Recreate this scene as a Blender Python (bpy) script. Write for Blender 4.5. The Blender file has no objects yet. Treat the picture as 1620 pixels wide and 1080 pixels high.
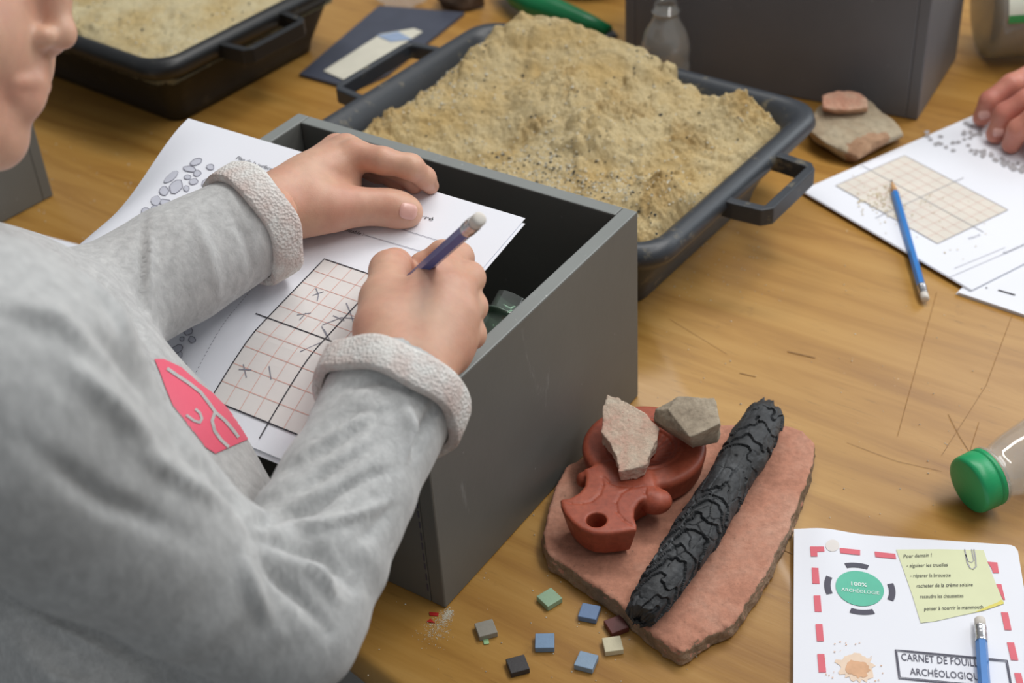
import bpy, bmesh, math, random
import numpy as np
import openvdb
from mathutils import Vector, Matrix
from mathutils.geometry import tessellate_polygon
from mathutils.bvhtree import BVHTree

# ------------------------------------------------------------------ camera, light, exposure
SC = bpy.context.scene
COL = SC.collection
FPX, PITCH, ROLL, CAMH = 2310., .6415, -.0675, .73     # focal length in px of a 1620 px wide frame
_cp, _sp = math.cos(PITCH), math.sin(PITCH)
FW = np.array([0, _cp, -_sp]); _r0 = np.array([1., 0, 0]); _u0 = np.cross(_r0, FW)
_cr, _sr = math.cos(ROLL), math.sin(ROLL)
RT = _r0 * _cr + _u0 * _sr
UP = -_r0 * _sr + _u0 * _cr
EYE = np.array([0, 0, CAMH])
cam = bpy.data.cameras.new('camera'); camo = bpy.data.objects.new('camera', cam); COL.objects.link(camo)
camo.matrix_world = Matrix(((RT[0], UP[0], -FW[0], 0), (RT[1], UP[1], -FW[1], 0), (RT[2], UP[2], -FW[2], CAMH), (0, 0, 0, 1)))
cam.sensor_width = 36; cam.lens = FPX / 1620 * 36; cam.clip_start = .02
cam.dof.use_dof = True; cam.dof.focus_distance = .97; cam.dof.aperture_fstop = 7.5
SC.camera = camo
w = bpy.data.worlds.new('world'); SC.world = w; w.use_nodes = True
w.node_tree.nodes['Background'].inputs[0].default_value = (.93, .97, 1.0, 1)
w.node_tree.nodes['Background'].inputs[1].default_value = .34
def area(name, loc, target, sx, sy, power, col):
    l = bpy.data.lights.new(name, 'AREA'); l.shape = 'RECTANGLE'; l.size = sx; l.size_y = sy; l.energy = power; l.color = col
    o = bpy.data.objects.new(name, l); COL.objects.link(o); o.location = loc
    o.rotation_euler = (Vector(target) - Vector(loc)).to_track_quat('-Z', 'Y').to_euler(); return o
area('ceiling_light', (.5, 1.8, 1.9), (.2, 1.0, 0), 1.5, .35, 23, (1, .98, .95))
area('ceiling_light', (1.0, .8, 1.9), (.1, .8, 0), 1.5, .35, 21, (1, .98, .95))
area('window_light', (2.6, 2.2, 1.3), (0, .9, .1), 1.6, 1.4, 30, (.9, .96, 1.0))
SC.view_settings.view_transform = 'Standard'; SC.view_settings.look = 'None'
SC.view_settings.exposure = -0.24; SC.view_settings.gamma = 1.0; SC.view_settings.use_curve_mapping = False
SC.cycles.use_denoising = True

# ------------------------------------------------------------------ surveying helpers: pixel of the photo -> point on a real plane
def ray(x, y): return RT * (x - 810) / FPX - UP * (y - 540) / FPX + FW
def G(x, y, h=0.):                       # point at height h above the table
    d = ray(x, y); return EYE + d * (h - CAMH) / d[2]
def Rz(x, y, z): return EYE + ray(x, y) * z
def PX(P):
    d = np.atleast_2d(P) - EYE; z = d @ FW
    return np.stack([810 + FPX * (d @ RT) / z, 540 - FPX * (d @ UP) / z, z], 1)
def dirv(deg): return np.array([math.cos(math.radians(deg)), math.sin(math.radians(deg)), 0.])

# ------------------------------------------------------------------ numpy noise
def _h(ix, iy, iz, s):
    n = (ix.astype(np.int64) * 374761393 + iy.astype(np.int64) * 668265263 + iz.astype(np.int64) * 1274126177 + s * 974711) & 0xffffffff
    n = ((n ^ (n >> 13)) * 1103515245) & 0xffffffff
    n = ((n ^ (n >> 16)) * 69069) & 0xffffffff
    return ((n ^ (n >> 15)) & 0xffff) / 65535.
def vn(P, sc, s=0):
    P = np.asarray(P) * sc; i = np.floor(P); f = P - i; f = f * f * (3 - 2 * f)
    r = 0
    for a in (0, 1):
        for b in (0, 1):
            for c in (0, 1):
                wgt = (f[..., 0] if a else 1 - f[..., 0]) * (f[..., 1] if b else 1 - f[..., 1]) * (f[..., 2] if c else 1 - f[..., 2])
                r = r + wgt * _h(i[..., 0] + a, i[..., 1] + b, i[..., 2] + c, s)
    return r * 2 - 1
def fbm(P, sc, o=4, s=0, g=.5):
    r = 0; a = 1.; t = 0
    for k in range(o): r = r + a * vn(P, sc * 2 ** k, s + k * 7); t += a; a *= g
    return r / t
def worley2(P, sc, s=0):
    P = P * sc; i = np.floor(P); best = np.full(P.shape[:-1], 9.); sec = best.copy(); idv = best.copy()
    z = np.zeros(P.shape[:-1])
    for a in (-1, 0, 1):
        for b in (-1, 0, 1):
            cx, cy = i[..., 0] + a, i[..., 1] + b
            px = cx + _h(cx, cy, z, s); py = cy + _h(cx, cy, z, s + 5)
            d = np.hypot(P[..., 0] - px, P[..., 1] - py)
            sec = np.where(d < best, best, np.minimum(sec, d)); idv = np.where(d < best, _h(cx, cy, z, s + 9), idv); best = np.minimum(best, d)
    return best, sec, idv
def ss(a, b, x): t = np.clip((x - a) / (b - a), 0, 1); return t * t * (3 - 2 * t)

# ------------------------------------------------------------------ materials
def C(r, g, b):                         # sRGB 0-255 -> linear
    return tuple(((v / 255) / 12.92 if v / 255 <= .04045 else ((v / 255 + .055) / 1.055) ** 2.4) for v in (r, g, b)) + (1,)
class NT:
    def __init__(s, name):
        s.m = bpy.data.materials.new(name); s.m.use_nodes = True; s.t = s.m.node_tree; s.b = s.t.nodes['Principled BSDF']
        s.tc = s.n('ShaderNodeTexCoord')
    def n(s, t, **k):
        x = s.t.nodes.new(t)
        for a, v in k.items(): setattr(x, a, v)
        return x
    def l(s, a, b): s.t.links.new(a, b)
    def map(s, scale=(1, 1, 1), rot=(0, 0, 0), coord='Object'):
        m = s.n('ShaderNodeMapping'); m.inputs['Scale'].default_value = scale; m.inputs['Rotation'].default_value = rot
        s.l(s.tc.outputs[coord], m.inputs[0]); return m.outputs[0]
    def noise(s, vec, sc, det=4, rough=.55, dist=0):
        x = s.n('ShaderNodeTexNoise'); x.inputs['Scale'].default_value = sc; x.inputs['Detail'].default_value = det
        x.inputs['Roughness'].default_value = rough; x.inputs['Distortion'].default_value = dist; s.l(vec, x.inputs['Vector']); return x.outputs[0]
    def voro(s, vec, sc, feat='F1', out='Distance'):
        x = s.n('ShaderNodeTexVoronoi', feature=feat); x.inputs['Scale'].default_value = sc; s.l(vec, x.inputs['Vector']); return x.outputs[out]
    def ramp(s, fac, stops):
        r = s.n('ShaderNodeValToRGB'); e = r.color_ramp.elements
        while len(e) < len(stops): e.new(.5)
        for i, (p, c) in enumerate(stops): e[i].position = p; e[i].color = c if len(c) == 4 else tuple(c) + (1,)
        s.l(fac, r.inputs[0]); return r.outputs[0]
    def mix(s, fac, a, b, mode='MIX'):
        m = s.n('ShaderNodeMix', data_type='RGBA', blend_type=mode)
        for sock, v in ((m.inputs[0], fac), (m.inputs[6], a), (m.inputs[7], b)):
            if hasattr(v, 'is_linked'): s.l(v, sock)
            else: sock.default_value = v
        return m.outputs[2]
    def bump(s, h, st, dist=.001):
        b = s.n('ShaderNodeBump'); b.inputs['Strength'].default_value = st; b.inputs['Distance'].default_value = dist; s.l(h, b.inputs['Height'])
        prev = s.b.inputs['Normal']
        if prev.is_linked: s.l(prev.links[0].from_socket, b.inputs['Normal'])
        s.l(b.outputs[0], prev)
    def col(s, c):
        if hasattr(c, 'is_linked'): s.l(c, s.b.inputs['Base Color'])
        else: s.b.inputs['Base Color'].default_value = c
    def set(s, **k):
        for a, v in k.items(): s.b.inputs[a.replace('_', ' ')].default_value = v
        return s
BW = lambda a, b: [(a, (0, 0, 0, 1)), (b, (1, 1, 1, 1))]
def plain(name, c, rough=.5, var=.12, sc=60, bump=0., bsc=300, **k):
    m = NT(name); v = m.map()
    f = m.noise(v, sc, 3)
    d = tuple(x * (1 - var) for x in c[:3]) + (1,); e = tuple(min(1, x * (1 + var)) for x in c[:3]) + (1,)
    m.col(m.ramp(f, [(.3, d), (.7, e)])); m.set(Roughness=rough, **k)
    if bump: m.bump(m.noise(v, bsc, 4), bump)
    return m.m

def mat_wood():
    m = NT('varnished_beech'); a = math.radians(36.5)
    v = m.map((1, 1, 1), (0, 0, a))
    vs = m.n('ShaderNodeMapping'); vs.inputs['Scale'].default_value = (1.2, 14, 1); m.l(v, vs.inputs[0]); vs = vs.outputs[0]
    base = m.ramp(m.noise(vs, 3.2, 5, .6, .6), [(.25, C(156, 110, 47)), (.5, C(180, 135, 65)), (.78, C(196, 153, 84))])
    big = m.ramp(m.noise(v, 3.0, 3), [(.3, C(214, 190, 150)), (.65, C(255, 255, 255))])
    c = m.mix(.55, base, big, 'MULTIPLY')
    v2 = m.n('ShaderNodeMapping'); v2.inputs['Scale'].default_value = (14, 150, 1); m.l(v, v2.inputs[0])
    por = m.ramp(m.noise(v2.outputs[0], 3, 3, .6), [(.6, (0, 0, 0, 1)), (.74, (1, 1, 1, 1))])
    pm = m.ramp(m.noise(v, 9, 3), BW(.42, .7)); 
    mul = m.n('ShaderNodeMath', operation='MULTIPLY'); m.l(por, mul.inputs[0]); m.l(pm, mul.inputs[1])
    mul2 = m.n('ShaderNodeMath', operation='MULTIPLY'); m.l(mul.outputs[0], mul2.inputs[0]); mul2.inputs[1].default_value = .6
    c = m.mix(mul2.outputs[0], c, C(96, 66, 34))
    # stains, chalk specks and knots
    st = m.ramp(m.noise(v, 22, 5, .7), [(.64, (0, 0, 0, 1)), (.8, (.55, .55, .55, 1))]); c = m.mix(st, c, C(112, 76, 40))
    sp = m.ramp(m.voro(v, 60), [(.0, (.8, .8, .8, 1)), (.06, (0, 0, 0, 1))]); sk = m.ramp(m.noise(v, 12, 2), BW(.55, .66))
    q = m.n('ShaderNodeMath', operation='MULTIPLY'); m.l(sp, q.inputs[0]); m.l(sk, q.inputs[1]); c = m.mix(q.outputs[0], c, C(214, 190, 150))
    m.col(c); m.set(Roughness=.42, Coat_Weight=.15, Coat_Roughness=.25)
    m.bump(m.noise(v2.outputs[0], 3, 3), .12, .0006); return m.m
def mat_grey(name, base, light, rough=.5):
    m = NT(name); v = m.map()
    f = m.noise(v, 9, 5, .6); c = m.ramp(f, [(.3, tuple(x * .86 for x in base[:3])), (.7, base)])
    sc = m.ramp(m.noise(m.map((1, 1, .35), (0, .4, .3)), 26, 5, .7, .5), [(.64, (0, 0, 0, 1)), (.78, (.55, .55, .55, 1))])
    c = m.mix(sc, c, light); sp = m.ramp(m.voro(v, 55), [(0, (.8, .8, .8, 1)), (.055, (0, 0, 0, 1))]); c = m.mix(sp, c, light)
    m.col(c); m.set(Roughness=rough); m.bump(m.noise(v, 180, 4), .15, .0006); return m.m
def mat_plastic(name, base, dust=.25):
    m = NT(name); v = m.map()
    d = m.ramp(m.noise(v, 40, 6, .7), [(.58, (0, 0, 0, 1)), (.75, (dust,) * 3 + (1,))]); c = m.mix(d, base, C(190, 175, 140))
    m.col(c); m.set(Roughness=.42); m.bump(m.noise(v, 420, 3), .25, .0005); return m.m
def mat_sand(name, a, b, damp):
    m = NT(name); v = m.map()
    g = m.noise(v, 700, 3, .7); c = m.ramp(g, [(.3, a), (.7, b)])
    dm = m.ramp(m.noise(v, 17, 4, .6), BW(.4, .62)); c = m.mix(dm, c, damp, 'MULTIPLY')
    w1 = m.ramp(m.voro(v, 150), [(0, (1, 1, 1, 1)), (.1, (0, 0, 0, 1))]); wm = m.ramp(m.noise(v, 30, 2), BW(.45, .6))
    q = m.n('ShaderNodeMath', operation='MULTIPLY'); m.l(w1, q.inputs[0]); m.l(wm, q.inputs[1]); c = m.mix(q.outputs[0], c, C(240, 232, 205))
    d1 = m.ramp(m.voro(m.map((1, 1, 1), (.3, .5, .9)), 90), [(0, (1, 1, 1, 1)), (.06, (0, 0, 0, 1))]); c = m.mix(d1, c, C(90, 84, 70))
    m.col(c); m.set(Roughness=.95); m.bump(m.noise(v, 300, 5, .75), .8, .0025); m.bump(m.noise(v, 1300, 3, .7), .6, .0008); return m.m
def mat_skin(name, base, red):
    m = NT(name); v = m.map()
    c = m.ramp(m.noise(v, 28, 4, .6), [(.3, base), (.72, red)])
    f = m.ramp(m.noise(v, 160, 3), [(.35, (.9, .9, .9, 1)), (.65, (1, 1, 1, 1))]); c = m.mix(.6, c, f, 'MULTIPLY')
    m.col(c); m.set(Roughness=.48, Subsurface_Weight=.25, Subsurface_Scale=.012); m.b.inputs['Subsurface Radius'].default_value = (1, .35, .18)
    m.bump(m.voro(v, 900), .12, .0004); return m.m
def mat_fleece():
    m = NT('heather_grey_fleece'); v = m.map((1, 1, .45), (.5, .2, .3))
    a = m.ramp(m.noise(v, 190, 5, .7, .4), [(.28, C(168, 169, 169)), (.52, C(188, 189, 189)), (.74, C(206, 207, 206))])
    b = m.ramp(m.noise(m.map((1, 1, 1)), 30, 3), [(.3, (.95, .95, .95, 1)), (.7, (1, 1, 1, 1))]); c = m.mix(.8, a, b, 'MULTIPLY')
    d = m.ramp(m.noise(m.map((3, 3, 1), (.6, .3, 0)), 220, 2), [(.66, (0, 0, 0, 1)), (.8, (.4, .4, .4, 1))]); c = m.mix(d, c, C(126, 124, 126))
    m.col(c); m.set(Roughness=.95, Sheen_Weight=.25, Sheen_Roughness=.5)
    m.bump(m.noise(m.map(), 700, 4, .7), .35, .0006); m.bump(m.noise(m.map((1, 1, .6)), 60, 3), .12, .002); return m.m
def mat_loop():
    m = NT('speckled_fleece_lining'); v = m.map()
    s = m.ramp(m.noise(v, 520, 3, .7), [(.26, C(168, 162, 158)), (.36, C(214, 212, 208)), (.7, C(228, 227, 224))])
    p = m.ramp(m.noise(v, 60, 3), [(.4, C(255, 255, 255)), (.75, C(232, 210, 205))]); m.col(m.mix(1., s, p, 'MULTIPLY'))
    m.set(Roughness=1); m.bump(m.voro(v, 520), .7, .0012); m.bump(m.noise(v, 150, 3), .4, .0015); return m.m
def mat_rock(name, a, b, c3, sc=45, rough=.9, bump=.5, pit=None):
    m = NT(name); v = m.map()
    c = m.ramp(m.noise(v, sc, 6, .65, .3), [(.3, a), (.5, b), (.72, c3)])
    k = m.ramp(m.noise(v, sc * 9, 3, .7), [(.3, (.72, .72, .72, 1)), (.6, (1, 1, 1, 1))]); c = m.mix(.8, c, k, 'MULTIPLY')
    if pit: c = m.mix(m.ramp(m.voro(v, 95), [(0, (.9, .9, .9, 1)), (.09, (0, 0, 0, 1))]), c, pit)
    m.col(c); m.set(Roughness=rough); m.bump(m.noise(v, 320, 6, .7), bump, .0018); return m.m
def mat_clear(name, tint, a=.22, rough=.06):
    m = NT(name); t = m.t; out = t.nodes['Material Output']
    tr = m.n('ShaderNodeBsdfTransparent'); tr.inputs[0].default_value = tint
    gl = m.n('ShaderNodeBsdfGlossy'); gl.inputs['Roughness'].default_value = rough; gl.inputs[0].default_value = (1, 1, 1, 1)
    df = m.n('ShaderNodeBsdfDiffuse'); df.inputs[0].default_value = (.75, .76, .74, 1)
    lw = m.n('ShaderNodeLayerWeight'); lw.inputs[0].default_value = .5; pw = m.n('ShaderNodeMath', operation='POWER'); m.l(lw.outputs['Facing'], pw.inputs[0]); pw.inputs[1].default_value = 4; fr = m.n('ShaderNodeMath', operation='MULTIPLY_ADD'); m.l(pw.outputs[0], fr.inputs[0]); fr.inputs[1].default_value = .35; fr.inputs[2].default_value = .05
    m1 = m.n('ShaderNodeMixShader'); m1.inputs[0].default_value = a; m.l(tr.outputs[0], m1.inputs[1]); m.l(df.outputs[0], m1.inputs[2])
    m2 = m.n('ShaderNodeMixShader'); m.l(fr.outputs[0], m2.inputs[0]); m.l(m1.outputs[0], m2.inputs[1]); m.l(gl.outputs[0], m2.inputs[2])
    m.l(m2.outputs[0], out.inputs[0]); return m.m
WOOD = mat_wood()
GREY = mat_grey('grey_paint', C(108, 108, 104), C(165, 166, 164)); GREYTOP = mat_grey('worn_toplit_grey_paint', C(134, 138, 136), C(190, 194, 190))
GREYB = mat_grey('bluish_grey_paint', C(108, 108, 112), C(150, 150, 152), .45)
BLACKP = mat_plastic('black_plastic', C(26, 27, 29), .12); TRAYP = mat_plastic('dusty_black_plastic', C(56, 60, 66), .5)
SAND = mat_sand('damp_sand', C(190, 168, 120), C(226, 208, 166), C(246, 234, 210)); SAND2 = mat_sand('dry_sand', C(200, 184, 140), C(228, 214, 176), C(240, 228, 205))
SANDD = mat_sand('damp_clod_sand', C(182, 157, 108), C(216, 193, 146), C(242, 228, 200))
PAPER = plain('white_paper', C(236, 238, 246), .75, .015, 6, .05, 500)
INK = plain('black_ink', C(52, 50, 58), .7, .1); INKG = plain('grey_ink', C(140, 140, 152), .7, .08); PLAN = plain('plan_stone_grey', C(198, 200, 212), .7, .05)
GRIDL = plain('orange_pink_line', C(226, 178, 168), .7, .05); GRIDBG = plain('grid_tint', C(228, 224, 222), .75, .02); GRIDB2 = plain('dusty_grid_tint', C(224, 217, 206), .8, .05, 30)
RED = plain('coral_red_print', C(222, 104, 118), .6, .04); TEAL = plain('teal_print', C(92, 190, 162), .6, .04); NAVY = plain('charcoal_print', C(74, 72, 88), .6, .05)
YEL = plain('pale_yellow_print', C(222, 226, 186), .7, .02); YEL2 = plain('folded_yellow_print', C(226, 214, 112), .7, .04); GREYP = plain('grey_print', C(168, 166, 170), .6, .06)
STAIN = plain('brown_stain', C(222, 176, 140), .8, .12, 120); STAIN2 = plain('pale_stain', C(238, 214, 192), .8, .06, 90); BEIGE = plain('beige_print', C(228, 222, 218), .7, .02); WHITEP = plain('white_print', C(225, 240, 236), .6, .02)
SKIN = mat_skin('child_skin', C(212, 170, 144), C(206, 150, 128)); SKINR = mat_skin('reddish_skin', C(206, 142, 120), C(196, 118, 104)); NAIL = plain('fingernail', C(222, 172, 160), .28, .04)
FLEECE = mat_fleece(); LOOP = mat_loop(); PINK = plain('coral_pink_print_ink', C(234, 98, 122), .55, .03, 40, .2, 500)
TERRA = mat_rock('smooth_terracotta', C(148, 66, 44), C(166, 80, 56), C(178, 92, 66), 30, .5, .12)
BRICK = mat_rock('pink_fired_clay', C(168, 116, 94), C(196, 138, 114), C(206, 158, 136), 22, .9, .5, C(120, 92, 74)); BRICKS = mat_rock('broken_clay_edge', C(120, 104, 84), C(156, 130, 106), C(176, 150, 126), 50, .95, .8)
STONEP = mat_rock('pinkish_plaster', C(214, 168, 150), C(212, 186, 166), C(222, 208, 188), 60, .9, .7, C(190, 130, 118)); STONEG = mat_rock('grey_beige_stone', C(142, 128, 110), C(172, 158, 138), C(192, 180, 160), 30, .9, .45)
SHERD = mat_rock('beige_limestone', C(158, 134, 108), C(184, 168, 142), C(196, 184, 160), 16, .9, .5); ORANGE = mat_rock('orange_painted_plaster', C(206, 142, 116), C(214, 164, 138), C(222, 192, 164), 40, .85, .3)
CHAR = mat_rock('charred_wood', C(34, 36, 38), C(52, 54, 57), C(84, 87, 90), 40, .6, .35)
BLUEP = plain('blue_paint', C(48, 124, 200), .35, .05, Coat_Weight=.3); BLUED = plain('dark_blue_paint', C(72, 92, 158), .35, .05, Coat_Weight=.3)
WOODT = plain('pencil_wood', C(206, 160, 112), .7, .1); LEAD = plain('graphite', C(52, 52, 56), .4, .1); METAL = plain('silver_ferrule', C(200, 200, 204), .25, .06, Metallic=.9); RUBBER = plain('white_eraser', C(218, 212, 204), .8, .04)
GREENC = plain('green_plastic', C(30, 158, 98), .38, .05, 40, .1); GREEND = plain('dark_green_plastic', C(10, 124, 72), .35, .05); CLEAR = mat_clear('clear_plastic', (.985, .98, .97, 1), .13); CLEARG = mat_clear('clear_green_plastic', (.62, .80, .68, 1), .07, .03)
SLATE = plain('dark_slate_card', C(70, 74, 88), .5, .1, 30); CREAM = plain('cream_card', C(216, 212, 196), .7, .04); BLUEL = plain('light_blue_strip', C(150, 168, 196), .6, .05)
LABELM = plain('label_paper', C(226, 230, 214), .6, .03); LABELG = plain('label_green', C(60, 150, 80), .6, .05)
DENIM = plain('dark_trousers', C(52, 58, 76), .9, .15, 80); HAIRM = plain('light_brown_hair', C(112, 84, 58), .55, .25, 200, .6, 300); EYEW = plain('eye_white', C(232, 230, 226), .2, .02); IRIS = plain('brown_iris', C(74, 52, 40), .2, .2); LIP = plain('lips', C(192, 122, 112), .45, .06)
FLOORM = plain('grey_floor', C(128, 128, 126), .6, .08, 8); METALG = plain('grey_steel', C(90, 92, 94), .4, .08, Metallic=.5)

# ------------------------------------------------------------------ object helpers
def mesh(name, V, Fs, m, smooth=True):
    me = bpy.data.meshes.new(name); me.from_pydata(np.asarray(V).tolist(), [], [list(f) for f in Fs])
    if m: me.materials.append(m)
    if smooth: me.polygons.foreach_set('use_smooth', [True] * len(me.polygons))
    me.update(); return me
def fixn(me):
    bm = bmesh.new(); bm.from_mesh(me); bmesh.ops.recalc_face_normals(bm, faces=bm.faces); bm.to_mesh(me); bm.free()
def tag(o, label, cat, group=None, kind=None):
    if label: o['label'] = label
    if cat: o['category'] = cat
    if group: o['group'] = group
    if kind: o['kind'] = kind
    return o
def thing(name, label, cat, loc, group=None):
    o = bpy.data.objects.new(name, None); COL.objects.link(o); o.location = tuple(loc); o.empty_display_size = .02
    return tag(o, label, cat, group)
def wloc(p):
    l = np.zeros(3)
    while p: l = l + np.array(p.location); p = p.parent
    return l
def obj(name, V, Fs, m, parent=None, base=None, smooth=True, label=None, auto=None, recalc=True):
    base = wloc(parent) if parent is not None else (np.zeros(3) if base is None else np.asarray(base, float))
    me = mesh(name, np.asarray(V, float) - base, Fs, m, smooth)
    if recalc: fixn(me)
    if auto: me.set_sharp_from_angle(angle=math.radians(auto))
    o = bpy.data.objects.new(name, me); COL.objects.link(o)
    if parent is not None: o.parent = parent
    else: o.location = tuple(base)
    if label: o['label'] = label
    return o
def bevel(o, w, seg=2):
    b = o.modifiers.new('bevel', 'BEVEL'); b.width = w; b.segments = seg; b.limit_method = 'ANGLE'; b.angle_limit = math.radians(35); return o
def box_v(o, a, b, h, u=(0, 0, 1)):      # o corner, a,b horizontal edge vectors
    o, a, b = map(np.asarray, (o, a, b)); z = np.asarray(u) * h
    V = [o, o + a, o + a + b, o + b]; V = V + [p + z for p in V]
    return V, [(0, 3, 2, 1), (4, 5, 6, 7), (0, 1, 5, 4), (1, 2, 6, 5), (2, 3, 7, 6), (3, 0, 4, 7)]
def loft(rings, cap=True, wrap=True):
    n = len(rings[0]); V = [p for r in rings for p in r]; Fs = []
    for i in range(len(rings) - 1):
        for j in range(n if wrap else n - 1):
            k = (j + 1) % n; Fs.append((i * n + j, i * n + k, (i + 1) * n + k, (i + 1) * n + j))
    if cap: Fs += [tuple(range(n))[::-1], tuple(range((len(rings) - 1) * n, len(rings) * n))]
    return V, Fs
def frame(d):
    d = np.asarray(d, float); d = d / np.linalg.norm(d); a = np.array([0, 0, 1.]) if abs(d[2]) < .9 else np.array([1., 0, 0])
    x = np.cross(a, d); x /= np.linalg.norm(x); return x, np.cross(d, x), d
def lathe(a, b, prof, n=32, cap=True):   # prof: (distance along a->b as fraction of metres, radius)
    a, b = np.asarray(a, float), np.asarray(b, float); x, y, d = frame(b - a)
    rings = [[a + d * t + (x * math.cos(2 * math.pi * k / n) + y * math.sin(2 * math.pi * k / n)) * r for k in range(n)] for t, r in prof]
    return loft(rings, cap)
def tube(pts, r, n=10, flat=1.):
    pts = [np.asarray(p, float) for p in pts]; rings = []
    for i, p in enumerate(pts):
        d = pts[min(i + 1, len(pts) - 1)] - pts[max(i - 1, 0)]; x, y, _ = frame(d); rr = r[i] if hasattr(r, '__len__') else r
        rings.append([p + x * rr * math.cos(2 * math.pi * k / n) + y * rr * flat * math.sin(2 * math.pi * k / n) for k in range(n)])
    return loft(rings)
def join(*parts):
    V = []; Fs = []
    for v, f in parts: o = len(V); V += list(v); Fs += [tuple(i + o for i in q) for q in f]
    return V, Fs

# ------------------------------------------------------------------ signed-distance sculpting
class Clay:
    def __init__(s, lo, hi, vox):
        s.lo = np.asarray(lo, float); s.vox = vox; s.n = np.ceil((np.asarray(hi) - s.lo) / vox).astype(int) + 1
        s.D = np.full(s.n, .05, np.float32)
    def sub(s, lo, hi):
        a = np.clip(((np.asarray(lo) - s.lo) / s.vox).astype(int), 0, s.n); b = np.clip(((np.asarray(hi) - s.lo) / s.vox).astype(int) + 2, 0, s.n)
        sl = tuple(slice(a[i], b[i]) for i in range(3))
        ax = [(s.lo[i] + np.arange(a[i], b[i]) * s.vox).astype(np.float32) for i in range(3)]
        return sl, ax[0][:, None, None], ax[1][None, :, None], ax[2][None, None, :]
    def put(s, sl, d, k, op):
        D = s.D[sl]
        if D.size == 0: return
        if op == 'add':
            h = np.maximum(k - np.abs(D - d), 0) / max(k, 1e-6); s.D[sl] = np.minimum(D, d) - h * h * k * .25
        else:
            d = -d; h = np.maximum(k - np.abs(D - d), 0) / max(k, 1e-6); s.D[sl] = np.maximum(D, d) + h * h * k * .25
    def cone(s, a, b, ra, rb, k=.006, op='add'):
        a, b = np.asarray(a, float), np.asarray(b, float); m = k + 4 * s.vox + max(ra, rb)
        sl, X, Y, Z = s.sub(np.minimum(a, b) - m, np.maximum(a, b) + m); ab = b - a; L = max(ab @ ab, 1e-12)
        t = np.clip(((X - a[0]) * ab[0] + (Y - a[1]) * ab[1] + (Z - a[2]) * ab[2]) / L, 0, 1)
        d = np.sqrt((X - a[0] - t * ab[0]) ** 2 + (Y - a[1] - t * ab[1]) ** 2 + (Z - a[2] - t * ab[2]) ** 2) - (ra + (rb - ra) * t)
        s.put(sl, d, k, op)
    def chain(s, pts, k=.006, op='add'):
        for (p, r), (q, t) in zip(pts[:-1], pts[1:]): s.cone(p, q, r, t, k, op)
    def ell(s, c, rad, R=np.eye(3), k=.006, op='add'):
        c = np.asarray(c, float); rad = np.asarray(rad, float); m = k + 4 * s.vox + rad.max(); sl, X, Y, Z = s.sub(c - m, c + m)
        x, y, z = X - c[0], Y - c[1], Z - c[2]; q = [(x * R[0][i] + y * R[1][i] + z * R[2][i]) for i in range(3)]
        f = np.sqrt((q[0] / rad[0]) ** 2 + (q[1] / rad[1]) ** 2 + (q[2] / rad[2]) ** 2); g = np.sqrt((q[0] / rad[0] ** 2) ** 2 + (q[1] / rad[1] ** 2) ** 2 + (q[2] / rad[2] ** 2) ** 2)
        s.put(sl, f * (f - 1) / np.maximum(g, 1e-6), k, op)
    def prism(s, poly, z0, z1, rnd=.002, slope=0., k=.002, noise=None, op='add'):
        poly = np.asarray(poly)[:, :2]; m = .02
        sl, X, Y, Z = s.sub(np.r_[poly.min(0) - m, z0 - m], np.r_[poly.max(0) + m, z1 + m]); x = X[:, :, 0] + 0 * Y[:, :, 0]; y = Y[:, :, 0] + 0 * X[:, :, 0]
        d2 = np.full(x.shape, 9.); inside = np.zeros(x.shape, bool)
        for i in range(len(poly)):
            a, b = poly[i - 1], poly[i]; e = b - a; wx, wy = x - a[0], y - a[1]; t = np.clip((wx * e[0] + wy * e[1]) / (e @ e), 0, 1)
            d2 = np.minimum(d2, (wx - e[0] * t) ** 2 + (wy - e[1] * t) ** 2)
            c = ((a[1] <= y) & (b[1] > y)) | ((b[1] <= y) & (a[1] > y)); xi = a[0] + (y - a[1]) / (e[1] if abs(e[1]) > 1e-12 else 1e-12) * e[0]
            inside ^= c & (x < xi)
        d = np.sqrt(d2) * np.where(inside, -1, 1); d = d[:, :, None] + slope * (Z - z1)
        dz = np.maximum(z0 - Z, Z - z1) + 0 * d
        if noise is not None: Q = np.stack(np.broadcast_arrays(X, Y, Z), -1); nn = noise(Q); d = d + nn[0]; dz = dz + nn[1]
        a, b = d + rnd, dz + rnd
        s.put(sl, np.minimum(np.maximum(a, b), 0) + np.sqrt(np.maximum(a, 0) ** 2 + np.maximum(b, 0) ** 2) - rnd, k, op)
    def mesh(s, smooth=0):
        g = openvdb.FloatGrid(.05); g.copyFromArray(s.D); P, Q = g.convertToQuads(0.)
        P = P.astype(float) * s.vox + s.lo; Q = Q[:, ::1]
        for _ in range(smooth):
            acc = np.zeros_like(P); cnt = np.zeros(len(P))
            for i in range(4):
                a, b = Q[:, i], Q[:, (i + 1) % 4]
                for x, y in ((a, b), (b, a)): np.add.at(acc, x, P[y]); np.add.at(cnt, x, 1)
            P = P * .4 + .6 * acc / cnt[:, None]
        return P, Q
def normals(P, Q):
    n = np.cross(P[Q[:, 2]] - P[Q[:, 0]], P[Q[:, 3]] - P[Q[:, 1]]); N = np.zeros_like(P)
    for i in range(4): np.add.at(N, Q[:, i], n)
    N /= np.linalg.norm(N, axis=1)[:, None] + 1e-12
    return N

# ================================================================== SETTING
V, Fs = box_v((-3, -2, -.80), (7, 0, 0), (0, 7, 0), .05); fl = obj('floor', V, Fs, FLOORM, smooth=False); fl['kind'] = 'structure'
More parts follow.
